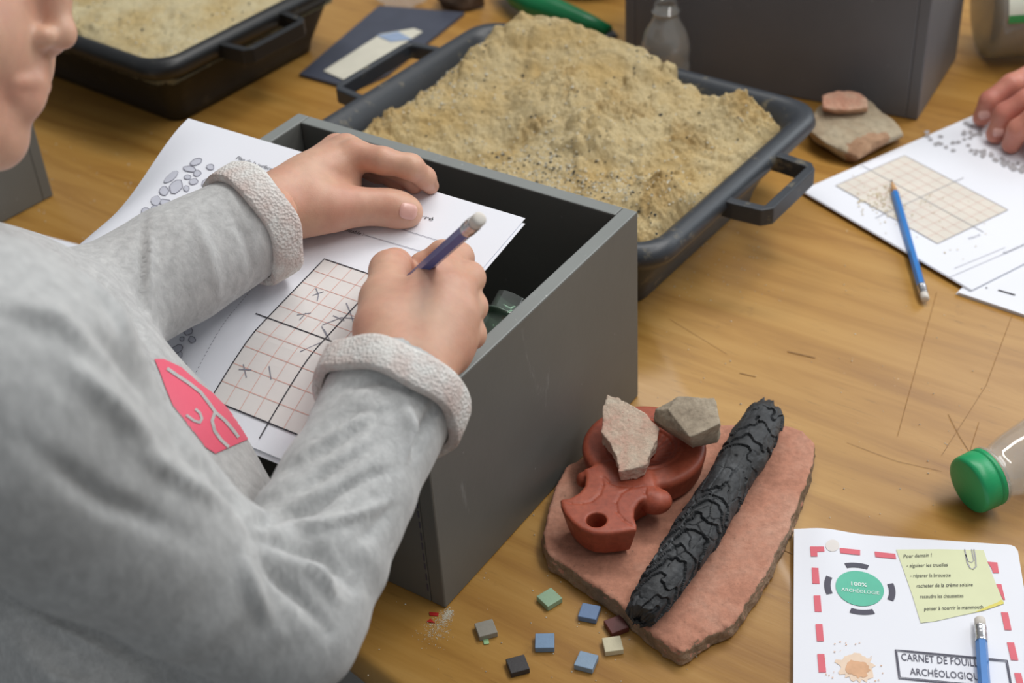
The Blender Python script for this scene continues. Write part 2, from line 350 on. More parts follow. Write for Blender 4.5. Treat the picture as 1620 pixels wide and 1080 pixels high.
# table: near-left edge runs beside the box, the child stands at it
te = np.array([-.117, .650, 0]); ted = dirv(133.2); tn = dirv(43.2)
c0 = te - ted * .55; tw, tl = 1.3, 2.1
tb = thing('table', 'long wooden work table with varnished scratched top under all the boxes and papers', 'table', (*(c0 + tn * .6)[:2], -.75))
def rrect(o, a, b, w, l, ins, r, z, nc=6):
    P = []
    for cx, cy, s in ((w - ins - r, ins + r, -90), (w - ins - r, l - ins - r, 0), (ins + r, l - ins - r, 90), (ins + r, ins + r, 180)):
        for k in range(nc + 1):
            t = math.radians(s + 90 * k / nc); P.append(o + a * (cx + r * math.cos(t)) + b * (cy + r * math.sin(t)) + np.array([0, 0, z]))
    return P
zz = [(-.030, .004), (-.028, .001), (-.022, 0), (-.008, 0), (-.003, .001), (0, .004)]
obj('tabletop', *loft([rrect(c0, tn, ted, tw, tl, i, .012, z) for z, i in zz]), WOOD, tb, auto=60)
for i, j in ((.06, .06), (tw - .11, .06), (.06, tl - .11), (tw - .11, tl - .11)):
    V, Fs = box_v(c0 + tn * i + ted * j + np.array([0, 0, -.75]), tn * .05, ted * .05, .72); obj('leg', V, Fs, METALG, tb, smooth=False)
V, Fs = box_v(c0 + tn * .08 + ted * .08 + np.array([0, 0, -.09]), tn * (tw - .16), ted * .02, .06); V2, F2 = box_v(c0 + tn * .08 + ted * (tl - .1) + np.array([0, 0, -.09]), tn * (tw - .16), ted * .02, .06)
obj('apron', V, Fs, METALG, tb, smooth=False); obj('apron', V2, F2, METALG, tb, smooth=False)

# ================================================================== GREY BOXES
def open_box(name, label, P0, yaw, w, d, h, m, t=.012, top=False):
    A, B = dirv(yaw), dirv(yaw + 90); P0 = np.append(np.asarray(P0, float)[:2], 0.)
    r = thing(name, label, 'box', P0, 'grey wooden boxes')
    Z = lambda z: np.array([0, 0, z])
    for o, a, b, hh in ((P0, A * w, B * t, h), (P0 + B * (d - t), A * w, B * t, h), (P0 + B * t, A * t, B * (d - 2 * t), h), (P0 + B * t + A * (w - t), A * t, B * (d - 2 * t), h)):
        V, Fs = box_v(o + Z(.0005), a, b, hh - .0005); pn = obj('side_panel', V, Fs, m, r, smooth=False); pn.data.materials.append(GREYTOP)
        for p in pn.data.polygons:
            if p.normal.z > .9: p.material_index = 1  # top faces paler: worn paint, plus overhead light put into the colour
        bevel(pn, .0012)
    V, Fs = box_v(P0 + A * t + B * t + Z(.001), A * (w - 2 * t), B * (d - 2 * t), .01); obj('bottom_panel', V, Fs, m, r, smooth=False)
    return r
BY = math.degrees(.945); BA, BB = dirv(BY), dirv(BY + 90); BP = np.array([-.0567, .682, 0])
open_box('grey_box', 'open grey painted wooden box under the child and their papers, beside the terracotta lamp', BP, BY, .262, .320, .171, GREY)
# near-left panel is worn at its vertical joint: thin dark crack
cr = []
ob = bpy.data.objects['grey_box']
for k in range(16):
    z0 = .16 - k * .0095; p = BP + BB * .0128 + np.array([0, 0, z0]) - BA * .0002
    cr.append(box_v(p, BB * .0011, -BA * .0002, -.0052 - .002 * random.random()))
o = obj('joint_crack', *join(*cr), NAVY, ob, smooth=False, label='thin dark broken line along the corner joint'); o['kind'] = 'stuff'
g = G(1451, 191); ang = 149.5; L = .325
open_box('grey_box', 'large bluish grey wooden box standing behind the big sand tray', g, ang - 90, .150, L, .27, GREYB)
g = G(85, 310)
open_box('grey_box', 'grey wooden box at the table edge below the chin of the child', g, 139, .25, .16, .15, GREY)
# loose things in the open box
p = G(525, 225, .12)
def slab(name, label, cat, pts, z0, z1, m, group=None, parent=None):
    n = len(pts); V = [np.array([q[0], q[1], z0]) for q in pts] + [np.array([q[0], q[1], z1]) for q in pts]
    Fs = [tuple(range(n))[::-1], tuple(range(n, 2 * n))] + [(i, (i + 1) % n, (i + 1) % n + n, i + n) for i in range(n)]
    base = np.append(np.mean([q[:2] for q in pts], 0), z0) if parent is None else None
    o = obj(name, V, Fs, m, parent, base, smooth=False)
    if parent is None: tag(o, label, cat, group)
    return o
q0 = BP + BA * .235 + BB * .245
V, Fs = box_v(q0 + np.array([0, 0, .0125]), -BB * .05 - BA * .01, -BA * .006 + BB * .001, .138)
tag(bevel(obj('slate_plate', V, Fs, SLATE, base=q0 + np.array([0, 0, .0125]), smooth=False), .002), 'dark grey plate standing in the far corner of the open grey box', 'plate')

def bottle(name, label, base, axis, Hh, R, nr, cap, m=CLEAR, capm=GREENC, group=None):
    base, axis = np.asarray(base, float), np.asarray(axis, float) / np.linalg.norm(axis)
    r = thing(name, label, 'bottle', base, group); t = .0008
    o = [(0.0, R * .7), (.004, R * .97), (.01, R), (Hh * .3, R), (Hh * .34, R * .96), (Hh * .40, R * .96), (Hh * .44, R), (Hh * .55, R * .98), (Hh * .68, R * .84), (Hh * .8, nr * 1.22), (Hh * .86, nr * 1.04), (Hh * .9, nr), (Hh * .905, nr * 1.18), (Hh * .915, nr * 1.18), (Hh * .92, nr * .95), (Hh, nr * .95)]
    prof = o + [(z if z > .01 else z + .0015, q - t) for z, q in reversed(o)]
    obj('bottle_body', *lathe(base, base + axis * Hh, prof, 40), m, r)
    if cap:
        cr_ = nr * 1.14; x, y, d = frame(axis); rings = []
        for z, q in ((.917, 1), (.935, 1.0), (.937, .97), (.942, .97), (.944, 1.0), (1.0, .985), (1.012, .95), (1.016, .85)):
            rings.append([base + axis * Hh * z + (x * math.cos(k * math.pi / 60) + y * math.sin(k * math.pi / 60)) * cr_ * q * (1 + .012 * (k % 2)) for k in range(120)])
        obj('bottle_cap', *loft(rings), capm, r, label='green ribbed screw cap')
    return r
# bottle leaning in the open grey box along its right wall
q = BP + BA * .025 + BB * .047 + np.array([0, 0, .048]); bottle('plastic_bottle', 'clear green tinted bottle leaning inside the open grey box by the writing hand', q, BA * .17 + np.array([0, 0, .100]), .168, .032, .015, False, CLEARG)

# ================================================================== SAND TRAYS
def tray(name, label, C0, yaw, w, l, H, sand_m, bumps, clods, group, handles, res=.0011, seed=0, hbase=None):
    A, B = dirv(yaw), dirv(yaw + 90); C0 = np.append(np.asarray(C0)[:2], 0.)
    r = thing(name, label, 'tray', C0 + A * w / 2 + B * l / 2, group)
    R = .035
    prof = [(.0, .050), (.002, .046), (.012, .044), (H - .024, .020), (H - .022, .006), (H - .012, .0), (H - .004, .002), (H, .008), (H - .001, .014), (H - .006, .020), (H - .02, .026), (.010, .050), (.006, .056)]
    obj('tray_body', *loft([rrect(C0, A, B, w, l, i, max(R - i * .4, .012), z, 9) for z, i in prof]), TRAYP if group is None else BLACKP, r, auto=70)
    for side in handles:
        oB = -B if side == 0 else B; s0 = C0 + A * (w / 2 + (.012 if group is None else -.02)) + (B * l if side else 0) + np.array([0, 0, H - .014])
        hw, ho = (.044, .033) if side == 0 else (.06, .036); sec = []
        path = [s0 + A * hw - oB * .006, s0 + A * hw + oB * .004, s0 + A * hw * .94 + oB * ho * .88, s0 + A * hw * .84 + oB * ho, s0 - A * hw * .84 + oB * ho, s0 - A * hw * .94 + oB * ho * .88, s0 - A * hw + oB * .004, s0 - A * hw - oB * .006]
        rings = []
        for i, p in enumerate(path):
            d = path[min(i + 1, 7)] - path[max(i - 1, 0)]; d /= np.linalg.norm(d); n = np.cross(d, [0, 0, 1.]); n /= np.linalg.norm(n); zt = np.array([0, 0, 1.])
            rings.append([p + n * .0042 + zt * .008, p - n * .0042 + zt * .008, p - n * .0042 - zt * .008, p + n * .0042 - zt * .008])
        bevel(obj('handle', *loft(rings), TRAYP if group is None else BLACKP, r, smooth=False), .0018)
    # sand: height field filling the tray
    nu, nv = int((w - .044) / res), int((l - .044) / res)
    u = np.linspace(.022, w - .022, nu); v = np.linspace(.022, l - .022, nv); U, W = np.meshgrid(u, v, indexing='ij')
    X = C0[0] + A[0] * U + B[0] * W; Y = C0[1] + A[1] * U + B[1] * W; P = np.stack([X, Y, X * 0 + seed], -1)
    h = np.full(U.shape, H - .020)
    for (px, py), rad, amp in bumps:
        c = G(px, py, H); h += amp * np.exp(-((X - c[0]) ** 2 + (Y - c[1]) ** 2) / (2 * (rad * .6) ** 2))
    ed_ = np.minimum(np.minimum(U - .022, W - .022), l - .022 - W); h = (H - .020) + (h - (H - .020)) * ss(-.004, .045, ed_)
    rg = (1. if group is None else .35) * ss(-.01, .03, ed_); h += rg * (.012 * fbm(P, 17, 5, seed, .58) + .007 * np.abs(fbm(P, 40, 4, seed + 3, .6)) - .001)
    cm = np.zeros(U.shape) + .12
    for (px, py), rad in clods:
        c = G(px, py, H); cm = np.maximum(cm, np.exp(-((X - c[0]) ** 2 + (Y - c[1]) ** 2) / (2 * (rad * .62) ** 2)))
    cm = cm * ss(-.5, .3, fbm(P, 30, 3, seed + 11)) 
    wp = P[..., :2] + .004 * np.stack([fbm(P, 90, 2, 21), fbm(P, 90, 2, 22)], -1)
    b0, s0_, i0 = worley2(wp, 62, seed + 9); h += rg * (i0 > .35) * ss(-.1, .4, fbm(P, 12, 2, seed + 40)) * .0075 * np.clip(1 - b0 * 1.5, 0, 1) ** .7
    b1, s1, _ = worley2(wp, 120, seed); b2, s2, i2 = worley2(wp, 260, seed + 3); b3, s3, i3 = worley2(wp, 520, seed + 6)
    h += cm * (.0062 * np.clip(1 - b1 * 1.35, 0, 1) ** .8 + .0038 * np.clip(1 - b2 * 1.6, 0, 1) ** .7 * (i2 > .25)) + (.0009 + .0012 * cm) * np.clip(1 - b3 * 1.7, 0, 1) * (i3 > .35) + .0006 * fbm(P, 600, 2, 5)
    edge = np.minimum(np.minimum(U - .022, w - .022 - U), np.minimum(W - .022, l - .022 - W)); h -= .016 * (1 - ss(0, .016, edge)) * (h < H + .01)
    # rounded corners of the tray
    V = np.stack([X, Y, h], -1).reshape(-1, 3); idx = np.arange(nu * nv).reshape(nu, nv)
    cu, cv = np.maximum(np.abs(U - w / 2) - (w / 2 - .044), 0), np.maximum(np.abs(W - l / 2) - (l / 2 - .044), 0); ok = (np.hypot(cu, cv) < .0245)
    Q = np.stack([idx[:-1, :-1], idx[1:, :-1], idx[1:, 1:], idx[:-1, 1:]], -1); okq = ok[:-1, :-1] & ok[1:, 1:] & ok[1:, :-1] & ok[:-1, 1:]
    Q = Q[okq].reshape(-1, 4); used = np.unique(Q); re = np.full(nu * nv, -1); re[used] = np.arange(len(used))
    so = obj('sand', V[used], re[Q], sand_m, r, recalc=False); so['kind'] = 'stuff'
    if group is None:                                   # freshly dug clods are damper and darker
        so.data.materials.append(SANDD); dm = (cm + .3 * fbm(P, 60, 3, 17) + .3 * fbm(P, 260, 3, 19)) > .52; cid = dm.reshape(-1)[used]
        so.data.polygons.foreach_set('material_index', cid[re[Q][:, 0]].astype(np.int32)); so.data.update()
    # loose grit on it
    rs = np.random.RandomState(seed + 1); parts = {0: [], 1: []}
    base = np.array([(1, 0, 0), (0, 1, 0), (-1, 0, 0), (0, -1, 0), (0, 0, 1), (0, 0, -1)], float); bf = [(0, 1, 4), (1, 2, 4), (2, 3, 4), (3, 0, 4), (1, 0, 5), (2, 1, 5), (3, 2, 5), (0, 3, 5)]
    gr = [G(x, y, H) for x, y in GRITTY] if group is None else []
    for k in range(1500 if group is None else 500):
        if gr and k % 3: c = gr[rs.randint(len(gr))] + rs.normal(0, .026, 3); i = int(((c - C0) @ A - .022) / (w - .044) * nu); j = int(((c - C0) @ B - .022) / (l - .044) * nv)
        else: i, j = rs.randint(nu), rs.randint(nv)
        if not (4 < i < nu - 4 and 4 < j < nv - 4 and ok[i, j]): continue
        s = rs.uniform(.0006, .0017) * (1.4 if rs.rand() < .06 else 1); p = np.array([X[i, j], Y[i, j], h[i, j] + s * .3])
        parts[0 if rs.rand() < .74 else 1].append((p + base * s * rs.uniform(.5, 1.2, (6, 3)), bf))
    for k, (m, lb) in enumerate(((CREAM, 'pale grit'), (CHAR, 'dark grit'))):
        o = obj('grit', *join(*parts[k]), m, r, smooth=False, label=lb, recalc=False); o['kind'] = 'stuff'
    return r
GRITTY = [(900, 250), (860, 225), (960, 300), (820, 240), (1000, 270), (900, 270), (700, 130), (1080, 95)]
tray('sand_tray', 'big black handled plastic tray heaped with rough damp sand behind the open grey box', (.115, .948), 51.5, .305, .395, .090, SAND,
     [((690, 80), .075, .028), ((620, 130), .05, .014), ((770, 60), .07, .020), ((870, 70), .06, .026), ((960, 80), .08, .030), ((1050, 110), .07, .022), ((900, 130), .04, .014), ((850, 150), .04, .012), ((580, 160), .04, .014), ((690, 205), .06, -.014),
      ((740, 150), .03, .008), ((820, 190), .025, -.008), ((960, 190), .06, .018), ((1180, 165), .045, .020), ((1060, 300), .06, .014), ((1035, 350), .05, .010), ((880, 250), .06, -.004), ((1000, 245), .03, -.006), ((540, 200), .04, .010)],
     [((1180, 165), .036), ((1060, 300), .045), ((1040, 360), .03), ((980, 190), .045), ((930, 150), .05), ((1080, 210), .04), ((850, 170), .03), ((590, 170), .04), ((640, 130), .03), ((960, 90), .04)], None, (0, 1))
# tray of dry sand further back: near corner under px (245,105)
c = G(248, 112, .095)
tray('sand_tray', 'shiny black plastic tray of smooth dry sand beside the face of the child', c, 50, .305, .42, .095, SAND2,
     [((120, 20), .08, .006), ((300, 10), .06, .004), ((140, 30), .03, .004)], [((130, 30), .02), ((150, 70), .012)], 'flat trays', (0,), res=.0016, seed=4)

# ================================================================== FLAT SHEETS AND PRINT
class Sheet:
    def __init__(s, TL, b, a, W, L, zf):
        s.TL = np.asarray(TL, float); s.b = np.asarray(b, float); s.a = np.asarray(a, float); s.W, s.L, s.zf = W, L, zf
    def at(s, st, lift=0.):
        st = np.atleast_2d(st).astype(float); P = s.TL[None, :2] + st[:, :1] * s.a[None, :2] + st[:, 1:2] * s.b[None, :2]
        return np.c_[P, s.zf(st[:, 0], st[:, 1]) + lift]
    def px(s, x, y):
        z = s.TL[2]
        for _ in range(25):
            p = G(x, y, z); d = p[:2] - s.TL[:2]; st = np.array([d @ s.a[:2], d @ s.b[:2]]); z = float(s.zf(np.clip(st[:1], 0, s.L), np.clip(st[1:], 0, s.W))[0])
        return st
    def sheet(s, name, m, parent, thick=.0004, s0=0, s1=None, t0=0, t1=None, n=40, drop=0., label=None, jag=None):
        s1 = s.L if s1 is None else s1; t1 = s.W if t1 is None else t1
        S, T = np.meshgrid(np.linspace(s0, s1, n), np.linspace(t0, t1, n), indexing='ij'); st = np.stack([S, T], -1).reshape(-1, 2)
        a = s.at(st, -drop); b = s.at(st, -drop - thick); i = np.arange(n * n).reshape(n, n)
        Q = np.stack([i[:-1, :-1], i[1:, :-1], i[1:, 1:], i[:-1, 1:]], -1).reshape(-1, 4); N = n * n
        rim = list(i[0, :]) + list(i[1:, -1]) + list(i[-1, ::-1][1:]) + list(i[::-1, 0][1:-1])
        Fs = Q.tolist() + (Q[:, ::-1] + N).tolist() + [(rim[k], rim[(k + 1) % len(rim)], rim[(k + 1) % len(rim)] + N, rim[k] + N) for k in range(len(rim))]
        return obj(name, np.r_[a, b], Fs, m, parent, label=label, auto=50)
class Ink:
    def __init__(s, sh): s.sh = sh; s.V = []; s.F = []
    def add(s, st, faces, lift): o = len(s.V); s.V += list(s.sh.at(st, lift)); s.F += [tuple(i + o for i in f) for f in faces]
    def line(s, pts, w, lift=.0005, closed=False, step=.008):
        pts = [np.asarray(p, float) for p in pts]
        if closed: pts = pts + [pts[0]]
        q = [pts[0]]
        for a, b in zip(pts[:-1], pts[1:]):
            k = max(1, int(np.linalg.norm(b - a) / step)); q += [a + (b - a) * (i + 1) / k for i in range(k)]
        L = []
        for i, p in enumerate(q):
            d = q[min(i + 1, len(q) - 1)] - q[max(i - 1, 0)]
            if closed and i in (0, len(q) - 1): d = q[1] - q[-2]
            n = np.array([-d[1], d[0]]) / (np.linalg.norm(d) + 1e-12) * w / 2; L += [p + n, p - n]
        s.add(np.array(L), [(2 * i, 2 * i + 1, 2 * i + 3, 2 * i + 2) for i in range(len(q) - 1)], lift)
    def poly(s, pts, lift=.0004):
        f = tessellate_polygon([[Vector((p[0], p[1], 0)) for p in pts]]); s.add(np.array(pts), f, lift + (len(s.F) % 60) * 4e-6)
    def rect(s, s0, s1, t0, t1, lift=.0003, n=14):
        S, T = np.meshgrid(np.linspace(s0, s1, n), np.linspace(t0, t1, n), indexing='ij'); i = np.arange(n * n).reshape(n, n)
        s.add(np.stack([S, T], -1).reshape(-1, 2), np.stack([i[:-1, :-1], i[1:, :-1], i[1:, 1:], i[:-1, 1:]], -1).reshape(-1, 4).tolist(), lift)
    def text(s, string, st0, st1, size, lift=.0006, shear=0., fit=True, bold=0.):
        """string from st0 along the direction to st1, fitted to that length"""
        cu = bpy.data.curves.new('t', 'FONT'); cu.body = string; cu.size = 1; cu.shear = shear; cu.resolution_u = 2; cu.offset = bold; cu.fill_mode = 'FRONT'
        o = bpy.data.objects.new('t', cu); COL.objects.link(o); dg = bpy.context.evaluated_depsgraph_get(); me = bpy.data.meshes.new_from_object(o.evaluated_get(dg))
        v = np.array([x.co[:2] for x in me.vertices]); f = [tuple(p.vertices) for p in me.polygons]
        bpy.data.objects.remove(o); bpy.data.curves.remove(cu); bpy.data.meshes.remove(me)
        if len(v) == 0: return
        st0, st1 = np.asarray(st0, float), np.asarray(st1, float); d = st1 - st0; L = np.linalg.norm(d); d /= L; n = np.array([-d[1], d[0]]) * s.hand
        k = L / (v[:, 0].max() - v[:, 0].min()); s.add(st0 + np.outer((v[:, 0] - v[:, 0].min()) * k, d) + np.outer(v[:, 1] * size, n), f, lift)
    hand = 1
    def done(s, name, m, parent, label=None):
        o = obj(name, s.V, s.F, m, parent, smooth=False, label=label, recalc=False); return o
# in (s,t): s runs down the page, t to the right, so "up" of a line running along +t is -s: n must be (-1,0) for d=(0,1): (-d1,d0) = (-1,0) ok

# ---- the child's open booklet lying over the box
TLp, TRp = G(298, 187, .205), G(831, 345, .200); b = TRp - TLp; b[2] = 0; PWd = np.linalg.norm(b); b /= PWd; a = np.array([b[1], -b[0], 0])
nb = G(450, 745, .138) - TLp; PLn = nb @ a
def zf_child(s, t):
    s = np.asarray(s, float); k = .183
    z = .205 - .005 * t / PWd - s * .14 + 0.0 - .42 * np.where(s > k - .02, (s - k + .02) ** 2 / (s - k + .02 + .03), 0)
    X_ = TLp[0] + s * a[0] + np.asarray(t) * b[0]; Y_ = TLp[1] + s * a[1] + np.asarray(t) * b[1]; bb = (X_ - BP[0]) * BB[0] + (Y_ - BP[1]) * BB[1]
    return z - .040 * ss(.0, .10, s) * ss(.30, .375, bb)          # the left page droops over the side of the box
SH = Sheet(TLp, b, a, PWd, PLn, zf_child)
print('child sheet', PWd, PLn, 'grid', [SH.px(*p).round(4) for p in ((512, 410), (334, 633), (421, 511), (424, 671), (509, 545), (583, 434), (560, 265), (310, 590), (440, 740), (405, 726))])
bk = thing('paper_booklet', 'open white booklet with stone plan and gridded page under both hands of the child', 'booklet', SH.at((.1, .15))[0], 'site booklets')
SH.sheet('page', PAPER, bk)
SH.sheet('page', PAPER, bk, drop=.0009, s0=.004, s1=PLn - .003, t0=.155, t1=PWd + .0022)
SH.sheet('page', PAPER, bk, drop=.0018, s0=.006, s1=PLn + .002, t0=.155, t1=PWd + .0008)
def grid_page(sh, parent, g0, g1, gm, width, nS, nT, sk, bgm, dw=.0009, lw=.00045, ext=.010, org=None):
    (s0, t0), (s1, t1) = g0, g1
    k = Ink(sh); k.rect(s0, s1, t0, t1, .0003, 20); k.done('grid_background', bgm, parent)
    k = Ink(sh)
    for i in range(1, nS): q = s0 + (s1 - s0) * i / nS; (i * 2 != nS) and k.line([(q, t0), (q, t1)], lw, .0005)
    for i in range(1, nT): q = t0 + (t1 - t0) * i / nT; (i * 2 != nT) and k.line([(s0, q), (s1, q)], lw, .0005)
    k.done('grid_lines', GRIDL, parent)
    k = Ink(sh); k.line([(s0, t0), (s0, t1), (s1, t1), (s1, t0)], dw, .0006, closed=True)
    k.line([((s0 + s1) / 2, t0 - ext), ((s0 + s1) / 2, t1 + ext)], dw, .0006); k.line([(s0 - ext, (t0 + t1) / 2), (s1 + ext, (t0 + t1) / 2)], dw, .0006)
    k.done('grid_frame', gm, parent)
gA, gB = SH.px(512, 410), SH.px(334, 633); gM = SH.px(424, 671)
gs0, gt0 = gA[0], (gA[1] + gB[1]) / 2; gs1 = gB[0]; gt1 = gt0 + 2 * (gM[1] - gt0)
grid_page(SH, bk, (gs0, gt0), (gs1, gt1), INK, 0, 10, 8, None, GRIDBG)
k = Ink(SH)
def pxl(k, pts, w, lift=.0006, closed=False): k.line([k.sh.px(*p) for p in pts], w, lift, closed)
for pts in ([(500, 457), (504, 467), (502, 477)], [(495, 468), (512, 462)], [(470, 499), (492, 496)], [(474, 507), (484, 496)], [(548, 480), (555, 497), (562, 520)], [(510, 515), (540, 503), (566, 505)], [(509, 517), (518, 534)], [(513, 522), (521, 537)], [(475, 557), (507, 543)], [(385, 577), (390, 598)], [(378, 585), (398, 586)], [(426, 580), (429, 601)], [(527, 500), (545, 508)]):
    pxl(k, pts, .0007)
k.done('pencil_marks', INKG, bk, 'grey pencil strokes')
k = Ink(SH)
for x0, y0, x1, y1 in ((608, 355, 700, 383), (576, 372, 672, 400)): k.line([SH.px(x0, y0), SH.px(x1, y1)], .0004, .0005); k.done('writing_line', INKG, bk); k = Ink(SH)
ft = SH.px(560, 265); fb = SH.px(310, 590); n = 90; fs = np.linspace(ft[0], PLn, n)
for i in range(0, n - 1): q = (fs[i] - ft[0]) / (fb[0] - ft[0]); t = ft[1] + (fb[1] - ft[1]) * q; k.line([(fs[i], t), (fs[i] + (fs[1] - fs[0]) * .5, t)], .0004, .0005)
k.done('fold_line', INKG, bk)['kind'] = 'stuff'
k = Ink(SH)
for tx, a_, b_, z_ in (('Responsable :', (526, 361), (574, 374), .0048), ('Nom du fouilleur :', (560, 345), (605, 356), .0048), ('Plan du carré', (600, 328), (684, 350), .0052), ('Plan de la surface :', (373, 252), (433, 272), .0052)): k = Ink(SH); k.text(tx, SH.px(*a_), SH.px(*b_), z_); k.done('lettering', INK, bk)
stones = [(310, 257, 4, 9, 70), (300, 268, 4, 9, 100), (333, 265, 5, 4, 0), (312, 275, 5, 4, 0), (297, 281, 3, 5, 90), (307, 288, 4, 6, 80), (295, 299, 4, 4, 0), (270, 281, 4.5, 12, 50), (279, 296, 7.5, 10, 50), (260, 303, 6, 6, 0), (328, 293, 7, 7, 0), (320, 308, 6, 6, 0), (311, 307, 3, 5, 60), (345, 291, 7, 5, 30), (247, 318, 6, 6.5, 0), (263, 322, 8, 5, 20), (247, 331, 6, 4, 30), (231, 336, 6.5, 6, 0), (241, 337, 3, 4, 0), (218, 353, 6, 6, 0), (212, 365, 4, 4, 0),
          (323, 486, 7, 5, 0), (314, 497, 5, 6, 60), (292, 505, 6, 8, 100), (305, 508, 5, 7, 60), (297, 524, 6, 6, 0), (304, 538, 5, 4, 30), (288, 537, 3, 3, 0), (279, 554, 5, 9, 60), (285, 562, 3, 4, 0), (268, 568, 8, 7, 140), (288, 582, 4, 8, 50), (262, 522, 9, 7, 30), (300, 400, 7, 6, 0), (285, 415, 6, 5, 0), (270, 430, 7, 6, 40), (300, 440, 6, 8, 40), (280, 450, 6, 5, 0), (318, 420, 6, 7, 0), (262, 470, 8, 6, 30), (290, 475, 6, 6, 0), (340, 385, 7, 5, 0), (325, 400, 6, 5, 60), (240, 395, 6, 6, 0), (225, 410, 7, 5, 40)]
kf, ko = Ink(SH), Ink(SH); rs = np.random.RandomState(3)
for x, y, rx, ry, an in stones:
    t = np.linspace(0, 2 * math.pi, 11)[:-1]; rr = 1 + rs.uniform(-.16, .12, 10); ca, sa = math.cos(math.radians(an)), math.sin(math.radians(an))
    rx *= 1.2; ry *= 1.2; P = [SH.px(x + (rx * math.cos(q) * z) * ca + (ry * math.sin(q) * z) * sa, y + (rx * math.cos(q) * z) * sa - (ry * math.sin(q) * z) * ca) for q, z in zip(t, rr)]
    kf.poly(P, .0004); ko.line(P, .0006, .0006, True)
kf.done('plan_stones', PLAN, bk); ko.done('plan_outlines', INKG, bk)

# ---- the booklet and sheets at the other person's place
def flat_sheet(TL, toward, L, W, z, curl=None):
    TL = np.append(TL[:2], z); b = np.asarray(toward, float) - TL; b[2] = 0; b /= np.linalg.norm(b); a = np.array([b[1], -b[0], 0])
    return Sheet(TL, b, a, W, L, curl or (lambda s, t: np.full(np.shape(np.asarray(s) + np.asarray(t)), z)))
# corner at px (1268,303); short side toward (1535,460), long side toward (1560,175)
c0_ = G(1268, 303, .003)
uS = G(1535, 460, .003) - c0_; uS /= np.linalg.norm(uS); uL = np.cross([0, 0, 1], uS)
low = Sheet(np.append((c0_ + uS * .205 + uL * .0)[:2], .002) , uS, uL, .15, .10, lambda s, t: 0 * (np.asarray(s) + t) + .002)
r2 = thing('paper_booklet', 'closed white booklet with black dash sticking out under the gridded sheet', 'booklet', G(1560, 470), 'site booklets')
s2o = G(1516, 463, .0025); e2 = G(1620, 498, .0025) - s2o; e2 /= np.linalg.norm(e2); f2 = np.cross([0, 0, 1], e2)
S2 = Sheet(s2o, e2, f2, .21, .148, lambda s, t: 0 * (np.asarray(s) + t) + .0030)
for k_, dr in enumerate((0, .0008, .0016, .0023)): S2.sheet('page', PAPER, r2, thick=.0005, drop=dr, n=8, s0=.0008 * k_ * 0, t0=-.0006 * k_, t1=.21)
k = Ink(S2); k.line([S2.px(1579, 459), S2.px(1606, 467)], .0022, .0003); k.line([S2.px(1559, 455), S2.px(1562, 456)], .0015, .0003); k.done('black_dash', INK, r2)
S1 = Sheet(np.append(c0_[:2], .0048), uL, uS, .30, .209, lambda s, t: .0048 + .006 * np.exp(-((np.asarray(t) - .15) / .02) ** 2) * 0 + 0 * np.asarray(s))
r1 = thing('paper_booklet', 'white gridded sheet dusted with sand under the blue pencil and reddish hand', 'booklet', S1.at((.1, .1))[0], 'site booklets')
S1.sheet('page', PAPER, r1, n=12); S1.sheet('page', PAPER, r1, n=12, drop=.0007, t1=.148, s0=.0012, t0=-.0008)
# grid: s down along uS, t along uL
def g4(sh, pts): return [sh.px(*p) for p in pts]
A4 = g4(S1, ((1327, 291), (1434, 246), (1590, 332), (1480, 390))); ms = lambda i, j, c: (A4[i][c] + A4[j][c]) / 2
grid_page(S1, r1, (ms(0, 1, 0), ms(0, 3, 1)), (ms(2, 3, 0), ms(1, 2, 1)), GREYP, 0, 10, 8, None, GRIDB2, .0008, .0003, .012)
k = Ink(S1)
rs = np.random.RandomState(8)
for cx, cy, n_, sx, sy in ((1490, 225, 10, 24, 8), (1530, 215, 6, 10, 8), (1545, 240, 12, 35, 5), (1590, 255, 16, 35, 6), (1540, 205, 8, 14, 8), (1600, 265, 10, 20, 5)):
    for _ in range(n_):
        x, y = cx + rs.uniform(-sx, sx), cy; y += (x - cx) * .35 + rs.uniform(-sy, sy); P = [S1.px(x + 4.5 * math.cos(q) * rs.uniform(.6, 1.2), y + 3.2 * math.sin(q) * rs.uniform(.6, 1.2)) for q in np.linspace(0, 6.28, 8)[:-1]]
        k.poly(P, .0004)
k.done('plan_stones', GREYP, r1)
k = Ink(S1)
for x0, y0, x1, y1 in ((1500, 440, 1620, 388), (1510, 425, 1590, 392)): k.line([S1.px(x0, y0), S1.px(x1, y1)], .0004); k.done('writing_line', INKG, r1); k = Ink(S1)
k.text('Dessinateur :', S1.px(1590, 402), S1.px(1640, 380), .004); k.done('lettering', INKG, r1); k = Ink(S1); k.text('Nord', S1.px(1535, 379), S1.px(1551, 373), .004)
k.done('lettering', INKG, r1)
k = Ink(S1)
for _ in range(46):
    x, y = rs.uniform(1330, 1560), 0; y = 300 + (x - 1330) * .25 + rs.uniform(-45, 70); p = S1.px(x, y); k.poly([p + np.array([.0012 * math.cos(q), .0009 * math.sin(q)]) * rs.uniform(.4, 1) for q in range(6)], .0007)
for _ in range(90):
    x, y = rs.normal(1395, 25), rs.normal(318, 13); p = S1.px(x, y); k.poly([p + np.array([.0018 * math.cos(q), .0012 * math.sin(q)]) * rs.uniform(.4, 1) for q in range(6)], .0007)
k.done('sand_dust', plain('dust', C(206, 190, 158), .9, .1), r1)['kind'] = 'stuff'

